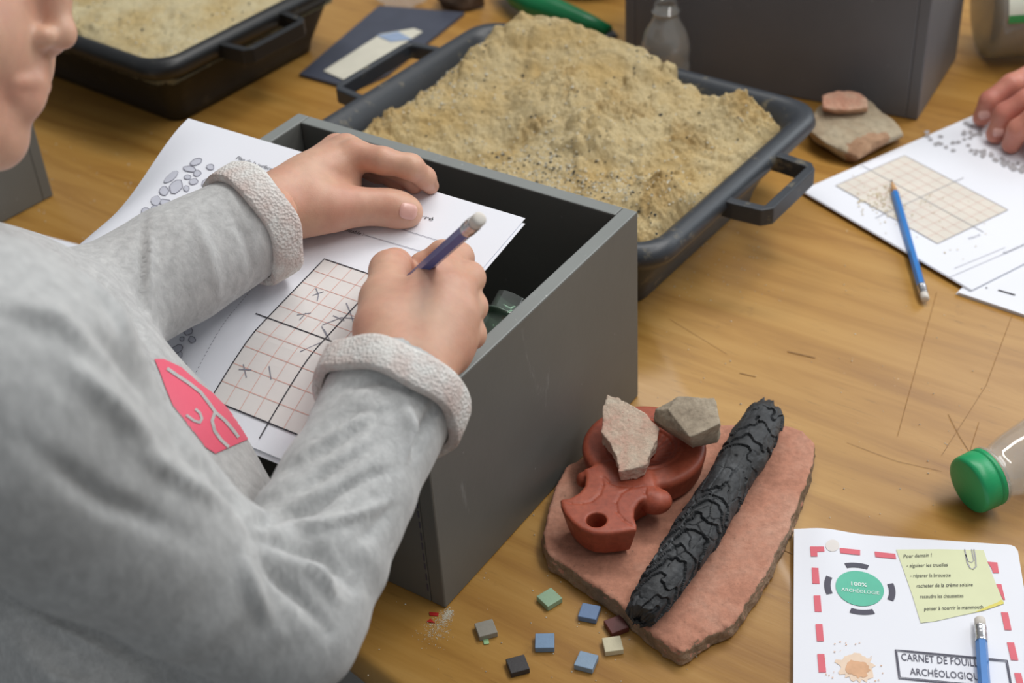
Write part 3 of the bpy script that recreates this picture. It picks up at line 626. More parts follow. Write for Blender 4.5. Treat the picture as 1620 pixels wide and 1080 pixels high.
# ---- site notebook bottom right
z0 = .0052
T0 = G(1256, 838, z0); b = G(1604, 862, z0) - T0; Wd = .1495; b /= np.linalg.norm(b); a = np.array([b[1], -b[0], 0]); sk = (G(1263, 1080, z0) - T0); 
def zf_n(s, t): t = np.asarray(t, float); return z0 - .0042 * np.exp(-(t / .007) ** 2) * 0 + .0035 * np.exp(-((t - .02) / .018) ** 2) * np.exp(-(np.asarray(s) / .05) ** 2) + 0 * t
SN = Sheet(T0, b, a, Wd, .21, zf_n)
nbk = thing('site_notebook', 'white stapled notebook with red dashed border, teal disc and yellow note', 'notebook', SN.at((.1, .07))[0])
def round_sheet(sh, name, m, parent, drop, thick, r=.005, n=30):
    o = sh.sheet(name, m, parent, thick=thick, drop=drop, n=n)
    me = o.data; base = wloc(parent)
    for v in me.vertices:                      # round off the outer corner
        d = np.array(v.co) + base - sh.TL; s_, t_ = d @ sh.a, d @ sh.b
        if t_ > sh.W - r and s_ < r:
            e = np.array([r - s_, t_ - sh.W + r]); l = max(abs(e[0]), abs(e[1])); q = np.linalg.norm(e)
            if q > 1e-9: f = l / q; v.co += Vector((sh.a * (e[0] - e[0] * f) - sh.b * (e[1] - e[1] * f)).tolist())
    return o
for i in range(4): round_sheet(SN, 'cover' if i == 0 else 'page', PAPER, nbk, .0011 * i, .0005, n=24 if i else 40)
def pl(k, pts, lift=.0004): k.poly([k.sh.px(*p) for p in pts], lift)
cx = lambda X, Y: (1220 + X / 3.8575, 800 + Y / 3.8575)
k = Ink(SN)
for q in ([(237, 250), (322, 250), (326, 280), (281, 281), (283, 310), (242, 310)], [(418, 258), (543, 270), (543, 302), (422, 289)], [(630, 280), (757, 294), (763, 326), (636, 313)], [(1318, 342), (1380, 347), (1390, 411), (1354, 411), (1345, 385), (1338, 372)],
          [(247, 378), (288, 380), (296, 477), (252, 475)], [(259, 548), (300, 548), (308, 648), (266, 647)], [(270, 723), (313, 723), (322, 828), (279, 828)], [(281, 905), (325, 905), (336, 1017), (290, 1017)], [(292, 1090), (338, 1090), (348, 1200), (302, 1200)],
          [(1372, 478), (1405, 480), (1428, 575), (1412, 575)], [(1402, 650), (1445, 652), (1467, 760), (1425, 758)], [(1438, 834), (1482, 836), (1508, 944), (1463, 942)], [(1482, 1020), (1525, 1022), (1548, 1120), (1504, 1118)]): k = Ink(SN); pl(k, [cx(*p) for p in q]); k.done('red_dash', RED, nbk)
# teal disc with four dark arcs, true circles on the page
dc = SN.px(*cx(540, 505)); R1 = .0157; k = Ink(SN); k.poly([dc + R1 * np.array([math.cos(q), math.sin(q)]) for q in np.linspace(0, 6.2832, 49)[:-1]]); k.done('teal_disc', TEAL, nbk)
rel = lambda X, Y: SN.px(*cx(X, Y)) - dc
for X, Y in ((522, 363), (360, 486), (718, 525), (555, 648)):
    v = rel(X, Y); th = math.atan2(v[1], v[0]); q = np.linspace(th - .36, th + .36, 9); k = Ink(SN); k.poly([dc + .0232 * np.array([math.cos(x), math.sin(x)]) for x in q] + [dc + .0190 * np.array([math.cos(x), math.sin(x)]) for x in q[::-1]]); k.done('dark_arc', NAVY, nbk)
k = Ink(SN); k.text('100%', SN.px(*cx(488, 488)), SN.px(*cx(584, 498)), .0048, .0007, 0, True, .02); k.text('ARCHÉOLOGIE', SN.px(*cx(428, 522)), SN.px(*cx(660, 545)), .0040, .0007, 0, True, .01); k.done('white_lettering', WHITEP, nbk)
k = Ink(SN); pl(k, [cx(*p) for p in ((762, 268), (1040, 266), (1296, 272), (1322, 350), (1376, 490), (1422, 590), (1300, 640), (1150, 672), (1000, 706), (912, 716), (865, 560), (810, 400))]); k.done('yellow_note', YEL, nbk)
k = Ink(SN); pl(k, [cx(*p) for p in ((1422, 598), (1404, 575), (1380, 592), (1320, 615), (1240, 652), (1150, 672), (1300, 640))], .0006); k.done('note_folded_edge', YEL2, nbk)
k = Ink(SN)
for tx, x0, y0, x1, y1 in (('Pour demain !', 808, 322, 985, 313), ('- aiguiser les truelles', 828, 378, 1080, 373), ('- réparer la brouette', 850, 440, 1097, 436), ('racheter de la crème solaire', 888, 502, 1232, 494), ('recoudre les chaussettes', 910, 568, 1176, 562), ('penser à nourrir le mammouth', 932, 642, 1296, 630)):
    k.text(tx, SN.px(*cx(x0, y0)), SN.px(*cx(x1, y1)), .0047, .0008, .35)
k.done('note_handwriting', INK, nbk)
k = Ink(SN)
pxl(k, [cx(*p) for p in ((1180, 268), (1196, 350), (1215, 385), (1232, 390), (1250, 372), (1246, 320), (1236, 268))], .0009, .0008); pxl(k, [cx(*p) for p in ((1186, 300), (1200, 340), (1222, 350), (1236, 335), (1222, 268))], .0007, .0008)
k.done('paper_clip_print', GREYP, nbk)
k = Ink(SN)
for ins in (0, 8):
    pxl(k, [cx(*p) for p in ((758 + ins, 880 + ins), (1100, 912 + ins), (1440 - ins, 945 + ins), (1470 - ins, 1120 - ins), (1100, 1086 - ins), (780 + ins, 1056 - ins))], .0006 if ins else .0009, .0005, True)
k.text('CARNET DE FOUILLE', SN.px(*cx(795, 944)), SN.px(*cx(1290, 985)), .0085, .0005); k.text('ARCHÉOLOGIQUE', SN.px(*cx(848, 1032)), SN.px(*cx(1300, 1068)), .0080, .0005)
k.done('title_stamp', NAVY, nbk)
k = Ink(SN); oc = np.array(cx(374, 243)); pl(k, [oc + (11 * math.cos(q), 9.5 * math.sin(q)) for q in np.linspace(0, 6.28, 16)[:-1]], .0003); k.done('beige_dot', BEIGE, nbk)
k = Ink(SN); rs = np.random.RandomState(5); c_ = SN.px(*cx(518, 985))
P = [c_ + (.0112 + rs.uniform(-.002, .0024)) * np.array([math.cos(q), math.sin(q)]) for q in np.linspace(0, 6.283, 40)[:-1]]; k.poly(P, .0003); k.done('coffee_stain', STAIN2, nbk)
k = Ink(SN); c1 = SN.px(*cx(528, 995)); k.poly([c1 + (.0068 + rs.uniform(-.001, .0012)) * np.array([math.cos(q), math.sin(q)]) for q in np.linspace(0, 6.283, 30)[:-1]], .0005)
for _ in range(26):
    q = rs.uniform(0, 6.283); r_ = rs.uniform(.0125, .022); p = c_ + r_ * np.array([math.cos(q), math.sin(q)]); k.poly([p + rs.uniform(.0002, .0008) * np.array([math.cos(x), math.sin(x)]) for x in range(6)], .0005)
k.done('stain_spatter', STAIN, nbk)

# ---- another booklet half hidden at the left
S3 = flat_sheet(G(30, 362, .002), G(128, 388, .002), .2, .145, .0022)
r3 = thing('paper_booklet', 'white booklet with pink dot peeking out behind the grey shoulder', 'booklet', S3.at((.08, .07))[0], 'site booklets')
S3.sheet('cover', PAPER, r3, n=6, s1=.17); S3.sheet('page', PAPER, r3, n=6, drop=.0006, s1=.17)
k = Ink(S3); k.poly([S3.px(46 + 4 * math.cos(q), 384 + 3 * math.sin(q)) for q in range(6)]); k.done('pink_dot', PINK, r3)

# ================================================================== FINDS ON THE TABLE
fx = lambda X, Y: (840 + X / 2.348, 600 + Y / 2.348)
def clay_obj(name, cl, m, base, label=None, cat=None, group=None, parent=None, smooth=1, disp=None, auto=None):
    P, Q = cl.mesh(smooth)
    if disp is not None: N = normals(P, Q); P = P + N * disp(P, N)[:, None]
    o = obj(name, P, Q, m, parent, None if parent is not None else base, auto=auto, recalc=False)
    return tag(o, label, cat, group)
# fired clay tile fragment
TZ = .0145
tp = [G(*fx(X, Y), TZ) for X, Y in ((45, 560), (62, 500), (90, 400), (130, 322), (200, 280), (400, 180), (560, 170), (700, 166), (850, 168), (960, 172), (1010, 190), (1052, 232), (1050, 262), (1040, 335), (1005, 420), (978, 486), (950, 560), (905, 650), (862, 742), (815, 800), (782, 858), (735, 912), (660, 935), (640, 950), (560, 1008), (500, 975), (440, 932), (358, 853), (200, 738), (140, 700), (66, 652), (50, 610))]
lo = np.min(tp, 0); hi = np.max(tp, 0)
cl = Clay((lo[0] - .008, lo[1] - .008, -.004), (hi[0] + .008, hi[1] + .008, TZ + .008), .0011)
def tn_(Q):
    e = .0018 * fbm(Q, 90, 4, 3) + .0012 * fbm(Q * np.array([1, 1, 2.5]), 260, 2, 5); return e, np.where(Q[..., 2] > .008, .0005 * fbm(Q, 45, 3, 7) + .00025 * fbm(Q, 300, 2, 9), 0)
cl.prism(tp, .0005, TZ, .0020, .12, noise=tn_)
for X, Y, r_ in ((745, 880, .006), (690, 915, .007), (640, 940, .006), (800, 830, .004), (600, 985, .006)): cl.ell(G(*fx(X, Y), TZ + .002), (r_, r_, r_ * .55), k=.002, op='cut')
for X, Y in ((250, 697), (370, 692), (375, 710), (780, 600), (980, 270), (870, 380), (1000, 230), (160, 380), (690, 700), (900, 480)): cl.ell(G(*fx(X, Y), TZ + .0004), (.0016, .0012, .0012), k=.0005, op='cut')
TILE = clay_obj('clay_tile', cl, BRICK, G(1080, 850), 'thick pink fired clay tile fragment carrying the lamp and charred stick', 'tile')
# broken rim gets its own rougher material
me = TILE.data; me.materials.append(BRICKS)
for p in me.polygons:
    if p.normal.z < .45: p.material_index = 1
# oil lamp
LZ = .0405
L0 = np.append(G(*fx(420, 236), LZ)[:2], 0); LR = .0455
Lp = lambda X, Y: G(*fx(X, Y), LZ)
cl = Clay((L0[0] - .095, L0[1] - .1, TZ - .004), (L0[0] + .07, L0[1] + .07, LZ + .014), .0007)
th = np.linspace(0, 6.2832, 49)[:-1]
cl.prism([L0 + LR * np.array([math.cos(q), math.sin(q), 0]) for q in th], TZ + .001, LZ, .006, -.18)
noz = [Lp(*q) for q in ((195, 330), (200, 365), (196, 395), (175, 420), (145, 438), (106, 444), (108, 470), (122, 500), (148, 530), (180, 556), (225, 574), (275, 577), (330, 571), (394, 560), (396, 540), (386, 510), (388, 480), (405, 455), (430, 440), (452, 430), (470, 400), (440, 330), (300, 300))]
cl.prism(noz, TZ + .002, LZ + .0008, .003, -.22, k=.004)
kb = Lp(463, 425); cl.ell(kb + np.array([0, 0, -.007]), (.0115, .0100, .0085), k=.002)
kb = Lp(190, 345); cl.ell(kb + np.array([0, 0, -.007]), (.0045, .0045, .006), k=.003)
cl.cone(L0 + np.array([0, 0, LZ + .0235]), L0 + np.array([0, 0, LZ + .024]), .0345, .0345, .003, 'cut')            # hollow discus
def ring(r_, z, q): 
    pts = [(L0 + np.array([r_ * math.cos(t), r_ * math.sin(t), z]), q) for t in np.linspace(0, 6.2832, 40)]; return pts
cl.chain(ring(.0262, LZ - .0008, .0011), .0012); cl.chain(ring(.0222, LZ - .0040, .0010), .0012); cl.chain(ring(.0285, LZ + .0004, .0007), .001, 'cut')
gv = lambda pts, r_=.00075: cl.chain([(Lp(*q) + np.array([0, 0, .0009]), r_) for q in pts], .0007, 'cut')
gv(((112, 452), (150, 462), (190, 463), (225, 455), (255, 430), (268, 395), (262, 365))); gv(((270, 365), (290, 385), (325, 398), (365, 402))); gv(((375, 402), (335, 425), (315, 460), (320, 495), (345, 525), (394, 556)))
gv(((428, 405), (424, 425), (432, 445))); gv(((385, 405), (420, 398), (455, 398)), .0005)
cl.cone(Lp(243, 524) + np.array([0, 0, .01]), Lp(243, 524) - np.array([0, 0, .016]), .0068, .0068, .0008, 'cut')
cl.cone(L0 + np.array([.004, -.006, LZ]), L0 + np.array([.004, -.006, LZ - .015]), .004, .004, .001, 'cut')
for k_ in range(7): q = math.radians(-70 + k_ * 16); cl.cone(L0 + np.array([.009 * math.cos(q), .009 * math.sin(q), LZ - .0098]), L0 + np.array([.019 * math.cos(q + .25), .019 * math.sin(q + .25), LZ - .0062]), .001, .0016, .0015)
LAMP = clay_obj('oil_lamp', cl, TERRA, np.append(L0[:2], TZ), 'reddish terracotta oil lamp with round wick hole lying on the pink tile', 'oil lamp', smooth=1)
# stones built as faceted hulls, subdivided and roughened
def rock(name, label, pts, m, rough, seed, vox, cat='stone', facets=None, mats=None):
    P = np.array(pts); bm = bmesh.new(); [bm.verts.new(p) for p in P]
    r_ = bmesh.ops.convex_hull(bm, input=bm.verts); planes = []
    bm.normal_update(); c = P.mean(0)
    for f in bm.faces:
        n = np.array(f.normal); p = np.array(f.verts[0].co)
        if (p - c) @ n < 0: n = -n
        if not any(n @ q[0] > .9995 for q in planes): planes.append((n, p @ n))
    bm.free()
    lo, hi = P.min(0) - .004, P.max(0) + .004; cl = Clay(lo, hi, vox)
    X = np.stack(np.meshgrid(*[lo[i] + np.arange(cl.n[i]) * vox for i in range(3)], indexing='ij'), -1)
    D = np.full(X.shape[:3], -9.)
    for n, d in planes: D = np.maximum(D, X @ n - d)
    D = D + rough * fbm(X, .5 / (hi - lo).max() * 16, 5, seed, .6) + rough * .35 * np.abs(fbm(X, 420, 2, seed + 2)); cl.D = np.minimum(D, .05).astype(np.float32)
    o = clay_obj(name, cl, m, (P.min(0) * .5 + P.max(0) * .5) * np.array([1, 1, 0]) + np.array([0, 0, P[:, 2].min()]), label, cat, smooth=0)
    return o
sx = lambda X, Y, h: G(900 + X / 5.685, 610 + Y / 5.685, h - .0045)
top = [(345, 95, .070), (460, 120, .0705), (610, 190, .070), (700, 240, .069), (810, 375, .066), (800, 480, .064), (745, 590, .061), (705, 700, .059), (630, 740, .058), (450, 770, .057), (425, 640, .060), (370, 520, .063), (285, 400, .066), (300, 330, .067), (300, 200, .069)]
P = [sx(*q) for q in top]; c = np.mean(P, 0); P += [c + (p - c) * .86 - np.array([0, 0, .0125]) for p in P]
# concave outline: use a prism tilted by a per-point height instead of a hull
cl = Clay(np.min(P, 0) - .005, np.max(P, 0) + .005, .0008)
A_ = np.c_[np.array(P[:15])[:, :2], np.ones(15)]; pl_ = np.linalg.lstsq(A_, np.array(P[:15])[:, 2], rcond=None)[0]
X = np.stack(np.meshgrid(*[cl.lo[i] + np.arange(cl.n[i]) * cl.vox for i in range(3)], indexing='ij'), -1)
zt = X[..., 0] * pl_[0] + X[..., 1] * pl_[1] + pl_[2] - X[..., 2]         # depth below the tilted top
cl2 = Clay(cl.lo, np.max(P, 0) + .005, .0008); cl2.prism(P[:15], -1, 1, .0008, 0); d2 = cl2.D + .0013 * fbm(X, 240, 3, 4) + .0005 * np.abs(fbm(X, 900, 2, 6)) + .12 * np.maximum(zt, 0) 
cl.D = np.maximum(np.maximum(d2, -zt + .0006 * fbm(X, 300, 4, 8)), zt - .012 + .001 * fbm(X, 200, 3, 1)).astype(np.float32)
clay_obj('plaster_fragment', cl, STONEP, c - np.array([0, 0, .012]), 'jagged pale pink plaster fragment leaning on the discus of the oil lamp', 'stone', smooth=0)
top = [(985, 95, .084), (1310, 105, .088), (1365, 340, .084), (1090, 465, .082), (890, 210, .082)]
low_ = [(775, 215, .074), (760, 310, .066), (800, 365, .057), (1110, 560, .052), (1330, 510, .054), (1362, 440, .058), (1330, 330, .050), (1200, 250, .046), (900, 180, .062)]
rock('stone_fragment', 'angular grey beige stone with sharp ridge resting on the rim of the oil lamp', [sx(*q) for q in top + low_], STONEG, .0012, 3, .0008)
# charred stick
pa, pb = np.array(fx(888, 118)), np.array(fx(398, 905)); nU, nT_ = 420, 150
u = np.linspace(0, 1, nU); ctr = []
for q in u:
    p = pa + (pb - pa) * q + np.array([math.sin(q * 3.2) * 5 - 2, math.sin(q * 5) * 2])
    r0 = np.interp(q, [0, .03, .1, .35, .55, .75, .9, .97, 1], [.0120, .0155, .0165, .0150, .0160, .0140, .0122, .0095, .004])
    hc = TZ + r0 + .001 if q < .86 else TZ + r0 + .001 - (q - .86) * .02
    ctr.append((G(p[0], p[1], hc), r0))
ax = ctr[-1][0] - ctr[0][0]; L = np.linalg.norm(ax); x_, y_, d_ = frame(ax)
T = np.linspace(0, 2 * math.pi, nT_ + 1)[:-1]; UU, TT = np.meshgrid(u, T, indexing='ij')
Pn = np.stack([UU * 9, np.cos(TT) * .9, np.sin(TT) * .9], -1)
warp = fbm(Pn, 1.3, 3, 2)
saw = (UU * 14 + 1.5 * warp + .9 * np.sin(TT + .5)) % 1; plate = _h(np.floor(UU * 14 + 1.5 * warp + .9 * np.sin(TT + .5)), np.floor(TT * 0), np.floor(TT * 0), 3)
b1, s1, i1 = worley2(np.stack([UU * 10 + .5 * warp, np.minimum(TT, 2 * math.pi - TT) * 1.1], -1), 1.3, 4)
crack = np.exp(-((s1 - b1) / .05) ** 2) * ss(-.25, .15, fbm(Pn, .9, 2, 55))
R0 = np.array([c[1] for c in ctr])[:, None]
sm = ss(-.35, .1, fbm(Pn, .7, 2, 77)); dR = sm * (.0016 * (saw - .5) + .0008 * plate - .0014 * np.exp(-(saw / .06) ** 2)) - .0013 * crack + .0005 * fbm(Pn, 7, 4, 9) + .0006 * (i1 - .5)
dR = dR - .0012 * np.exp(-((UU - .07) / .05) ** 2) * (1 + 0 * TT)
RR = np.maximum(R0 + dR, .0012); rings = []
for i in range(nU):
    jag = (.0035 * fbm(Pn[i] * 1.0, 5, 2, 30) * max(0, 1 - i / 22) + .004 * fbm(Pn[i], 4, 2, 31) * max(0, (i - nU + 26) / 26))
    rings.append(ctr[i][0] + d_ * jag[:, None] + (x_ * np.cos(T)[:, None] + y_ * .92 * np.sin(T)[:, None]) * RR[i][:, None])
inner = [ctr[0][0] + d_ * .006 + (x_ * np.cos(T)[:, None] + y_ * np.sin(T)[:, None]) * .009]; 
rings = inner + [r_ for r_ in rings] + [ctr[-1][0] - d_ * .005 + (x_ * np.cos(T)[:, None] + y_ * np.sin(T)[:, None]) * .0022]
V, Fs = loft(rings)
tag(obj('charred_stick', V, Fs, CHAR, base=np.append(np.mean([c[0] for c in ctr], 0)[:2], TZ), auto=50), 'long black charred stick with cracked bark lying across the pink tile', 'charcoal')

# tesserae
mx = lambda X, Y: (720 + X / 5.4, 900 + Y / 5.4)
for nm, colr, cs in (('green', C(148, 178, 148), ((705, 220), (830, 155), (905, 250), (780, 335))), ('medium blue', C(104, 130, 168), ((1085, 285), (1245, 310), (1205, 440), (1050, 405))), ('dark red', C(96, 44, 42), ((1290, 440), (1415, 385), (1460, 510), (1340, 545))),
                     ('grey', C(142, 138, 128), ((170, 455), (320, 420), (355, 545), (205, 590))), ('sky blue', C(116, 144, 174), ((685, 545), (845, 540), (845, 680), (685, 680))), ('cream', C(208, 200, 170), ((1260, 570), (1415, 565), (1440, 690), (1270, 730))),
                     ('black', C(52, 50, 52), ((440, 760), (590, 720), (630, 860), (475, 900))), ('pale blue', C(134, 158, 182), ((1065, 695), (1220, 735), (1175, 860), (1020, 820)))):
    p = [G(*mx(*c), .0045) for c in cs]; c = np.mean(p, 0); e = (p[1] - p[0]) + (p[2] - p[3]); e /= np.linalg.norm(e); f = np.array([-e[1], e[0], 0]); s = .0126 if nm != 'cream' else .0122
    V, Fs = box_v(np.append((c - e * s / 2 - f * s / 2)[:2], .0003), e * s, f * s, .0045)
    where = {'green': 'nearest the tile edge', 'medium blue': 'between the green and dark red ones', 'dark red': 'touching the tip of the charred stick', 'grey': 'closest to the corner of the grey box', 'sky blue': 'in the middle of the scattered group', 'cream': 'just below the charred stick tip', 'black': 'farthest forward near the table edge', 'pale blue': 'in front of the cream one'}[nm]
    o = obj('mosaic_tile', V, Fs, plain('ceramic_' + nm.replace(' ', '_'), colr, .55, .06, 120, .15, 600), base=np.append(c[:2], .0003), smooth=False)
    tag(bevel(o, .0005), f'small square {nm} mosaic tile {where}', 'mosaic tile', 'loose mosaic tiles')

# beige sherd with painted plaster beyond the big tray
hx = lambda X, Y: (1240 + X / 2.9184, 130 + Y / 2.9184)
rock('stone_sherd', 'large flat beige stone sherd beside the big sand tray handle', [G(*hx(*q[:2]), q[2]) for q in ((100, 215, .022), (150, 120, .026), (230, 60, .028), (400, 85, .028), (525, 195, .024), (548, 240, .018), (440, 268, .022), (350, 350, .012), (200, 285, .018), (300, 372, .001), (325, 372, .001), (548, 250, .004), (150, 285, .002), (110, 225, .004), (400, 130, .001), (220, 130, .001))], SHERD, .0026, 9, .0016)
so_ = bpy.data.objects['stone_sherd']; so_.data.materials.append(mat_rock('brown_sherd_patch', C(150, 112, 84), C(176, 138, 108), C(188, 152, 122), 30, .9, .5)); pc = G(1385, 232, .024) - np.array(so_.location)
ct = np.array([p.center for p in so_.data.polygons]); hit = (np.linalg.norm(ct[:, :2] - pc[:2], axis=1) + .010 * fbm(ct, 60, 3, 3)) < .030; so_.data.polygons.foreach_set('material_index', hit.astype(np.int32))
rock('painted_plaster', 'small orange pink painted plaster piece lying on the beige sherd', [G(*hx(*q[:2]), q[2]) for q in ((176, 62, .040), (210, 44, .042), (290, 38, .042), (352, 48, .041), (384, 78, .039), (388, 118, .035), (300, 130, .034), (215, 128, .034), (178, 116, .036), (180, 134, .026), (388, 138, .026), (250, 152, .025), (340, 60, .028), (200, 70, .028))], ORANGE, .0012, 12, .0009)
rr = bpy.data.objects['painted_plaster']

# crumbs of sand and chips on the table
rs = np.random.RandomState(12); parts = []; bs = np.array([(1, 0, 0), (0, 1, 0), (-1, 0, 0), (0, -1, 0), (0, 0, 1), (0, 0, -.6)], float); bf = [(0, 1, 4), (1, 2, 4), (2, 3, 4), (3, 0, 4), (1, 0, 5), (2, 1, 5), (3, 2, 5), (0, 3, 5)]
def crumb(p, s): parts.append((np.array([p[0], p[1], s * .5]) + bs * s * rs.uniform(.5, 1.2, (6, 3)), bf))
for _ in range(700): q = rs.uniform(0, 1) ** 1.5; p = G(712 - 32 * q + rs.normal(0, 3 + 10 * q), 968 + 38 * q + rs.normal(0, 3 + 8 * q)); crumb(p, rs.uniform(.00015, .0005))
for _ in range(260): crumb(G(rs.uniform(560, 1620), rs.uniform(420, 1080)), rs.uniform(.0003, .0009))
for _ in range(90): crumb(G(rs.uniform(1080, 1240), rs.uniform(330, 480)), rs.uniform(.0003, .0008))
for _ in range(60): crumb(G(rs.uniform(20, 300), rs.uniform(200, 380)), rs.uniform(.0004, .001))
for _ in range(60): crumb(G(rs.uniform(860, 1080), rs.uniform(800, 1040)), rs.uniform(.0003, .0008))
o = obj('sand_crumbs', *join(*parts), CREAM, base=(0, .8, 0), smooth=False, recalc=False); tag(o, 'pale crumbs of sand and plaster scattered over the wooden table', 'crumbs', None, 'stuff')
TS = Sheet(np.array([0, .9, .0002]), np.array([1., 0, 0]), np.array([0, 1., 0]), 1, 1, lambda s_, t_: 0 * (np.asarray(s_) + t_) + .0002)
SCR = plain('scratch_brown', C(146, 106, 58), .6, .2, 200)
for i, (pts, w_) in enumerate((([(1500, 655), (1518, 690), (1534, 715)], .0005), ([(1549, 668), (1542, 690), (1534, 716)], .0004), ([(1482, 462), (1450, 580), (1420, 690)], .0004), ([(1612, 470), (1560, 610), (1490, 720)], .0004), ([(1230, 866), (1254, 876)], .0007), ([(1060, 505), (1150, 560)], .0003), ([(1340, 700), (1420, 730), (1490, 745)], .0003), ([(1246, 556), (1290, 566)], .0016), ([(1170, 590), (1196, 596)], .0008))):
    k = Ink(TS); k.line([TS.px(*p) for p in pts], w_, .0002, False, .004); k.done('scratch', SCR, tb)
for nm, col_, pts in (('red', C(176, 22, 20), [[(679, 969), (694, 970), (693, 975), (680, 974)], [(675, 984), (681, 979), (688, 986)]]), ('green', C(150, 190, 140), [[(764, 1012), (773, 1012), (774, 1019), (766, 1020)]])):
    for i, pp in enumerate(pts):
        if nm == 'green': slab('glaze_chip', 'tiny green glaze chip beside the grey mosaic tile', 'chip', [G(*q) for q in pp], .0002, .001, plain('chip_' + nm, col_, .6))
        else: slab('paper_scrap', 'tiny red paper scrap %s the near corner of the grey box' % ('touching' if i == 0 else 'a little further from'), 'scrap', [G(*q) for q in pp], .0002, .0008, plain('scrap_red', col_, .6), 'red scraps')

# ================================================================== PENCILS AND BOTTLES
def pencil(label, tip, end, m=BLUEP, r=.0036, group='blue pencils'):
    tip, end = np.asarray(tip, float), np.asarray(end, float); L = np.linalg.norm(end - tip); d = (end - tip) / L
    t = thing('pencil', label, 'pencil', tip, group); x, y, _ = frame(d)
    def hexr(s, q, n=6): return [tip + d * s + (x * math.cos(k * 2 * math.pi / n) + y * math.sin(k * 2 * math.pi / n)) * q for k in range(n)]
    obj('barrel', *loft([hexr(.0225, r * .62), hexr(.0235, r), hexr(L - .0195, r)]), m, t, smooth=False)
    obj('sharpened_wood', *lathe(tip, end, [(.0055, .0011), (.023, r * .9)], 24), WOODT, t); obj('lead', *lathe(tip, end, [(0, .0003), (.0055, .0011)], 16), LEAD, t)
    pf = [(L - .020, r * 1.02), (L - .0175, r * 1.08), (L - .0168, r * .98), (L - .0155, r * 1.08), (L - .0148, r * .98), (L - .0135, r * 1.08), (L - .0125, r * 1.02), (L - .0100, r * 1.02), (L - .0092, r * 1.08), (L - .0085, r * 1.02), (L - .0075, r * 1.05)]
    obj('ferrule', *lathe(tip, end, pf, 28), METAL, t, auto=60)
    obj('eraser', *lathe(tip, end, [(L - .009, r * .96), (L - .0012, r * .96), (L - .0004, r * .8), (L, r * .45)], 24), RUBBER, t); return t
pencil('blue pencil with white eraser lying across the gridded sheet near the big tray', G(1410, 284, .0085), G(1464, 474, .0055), BLUEP, .0037)
pencil('blue pencil resting on the white notebook with its eraser upward', G(1568, 1240, .0095), G(1550, 978, .0095), BLUEP, .0037)
tipR = G(604, 484, .186); dE = ray(760, 345); 
qa = dE @ dE; qb = 2 * dE @ (EYE - tipR); qc = (EYE - tipR) @ (EYE - tipR) - .172 ** 2; disc = max(qb * qb - 4 * qa * qc, 0); tt = (-qb - math.sqrt(disc)) / (2 * qa); endR = EYE + dE * tt
print('pencil end', endR, tt, disc)
pencil('dark blue pencil held upright in the writing hand of the child', tipR, endR, BLUED, .0042)
axb = G(1640, 712, .031) - G(1538, 765, .022); axb[2] *= .55
ca = G(1532, 768, .0225); axb /= np.linalg.norm(axb)
bottle('plastic_bottle', 'clear plastic bottle with green screw cap lying beside the notebook', ca + axb * .185, -axb, .183, .031, .0185, True)
bo = G(1052, 141); bottle('plastic_bottle', 'clear cloudy bottle standing behind the big tray against the grey box', np.append(bo[:2], .0005), (0, 0, 1), .098, .026, .0125, False)
r4 = bottle('plastic_bottle', 'large clear bottle with white and green label lying at the far right', np.array([.524, 1.440, .036]), np.array([1, .0, .0]), .3, .055, .014, False, mat_clear('dusky_clear_plastic', (.66, .64, .56, 1), .22, .1))
r4.location.z = .0565
bw = r4.children[0]
c_ = np.array(r4.location); rings = []
for i, s_ in enumerate((.010, .0105, .1, .1005)): rings.append([c_ + np.array([s_, .0556 * math.cos(q) if 0 else 0, 0]) + np.array([0, math.cos(q), math.sin(q)]) * .0557 for q in np.linspace(.3, 3.0, 24)])
obj('label', *loft(rings, False, False), LABELM, r4, smooth=True, label='white label with green edge')
rings = [[c_ + np.array([s_, 0, 0]) + np.array([0, math.cos(q), math.sin(q)]) * .0560 for q in np.linspace(2.9, 3.05, 6)] for s_ in (.010, .07, .1)]
obj('label_edge', *loft(rings, False, False), LABELG, r4)

# dark folder with cream card under the far handle of the big tray
fo = [G(*q, .002) for q in ((474, 119), (560, 143), (612, 120), (735, 22), (600, 11))]
slab('slate_folder', 'dark blue grey plastic folder under the far handle of the big tray', 'folder', fo, .0004, .004, SLATE)
slab('cream_card', 'cream card lying on the dark folder under the tray handle', 'card', [G(*q, .005) for q in ((512, 112), (548, 128), (668, 50), (655, 45), (602, 54))], .0042, .0052, CREAM)
slab('blue_strip', 'pale blue paper strip on the cream card by the tray handle', 'strip', [G(*q, .0058) for q in ((596, 56), (618, 66), (652, 62), (630, 50))], .0054, .0060, BLUEL)
# garden trowel with green handle behind the tray
tr_ = thing('garden_trowel', 'green handled trowel lying behind the far rim of the big tray', 'trowel', np.append(G(880, 30)[:2], 0))
hp = [G(x, y, z) for x, y, z in ((800, -28, .020), (822, -8, .022), (850, 8, .024), (885, 20, .022), (925, 34, .020), (962, 50, .017))]
obj('handle', *tube(hp, [.012, .0165, .017, .0145, .011, .008], 16), GREEND, tr_); obj('collar', *tube([G(862, 22, .013), G(905, 40, .012)], [.012, .010], 12), BLACKP, tr_)
obj('blade', *tube([G(950, 46, .017), G(965, 53, .012), G(978, 58, .008)], [.005, .013, .003], 14, .3), METALG, tr_)
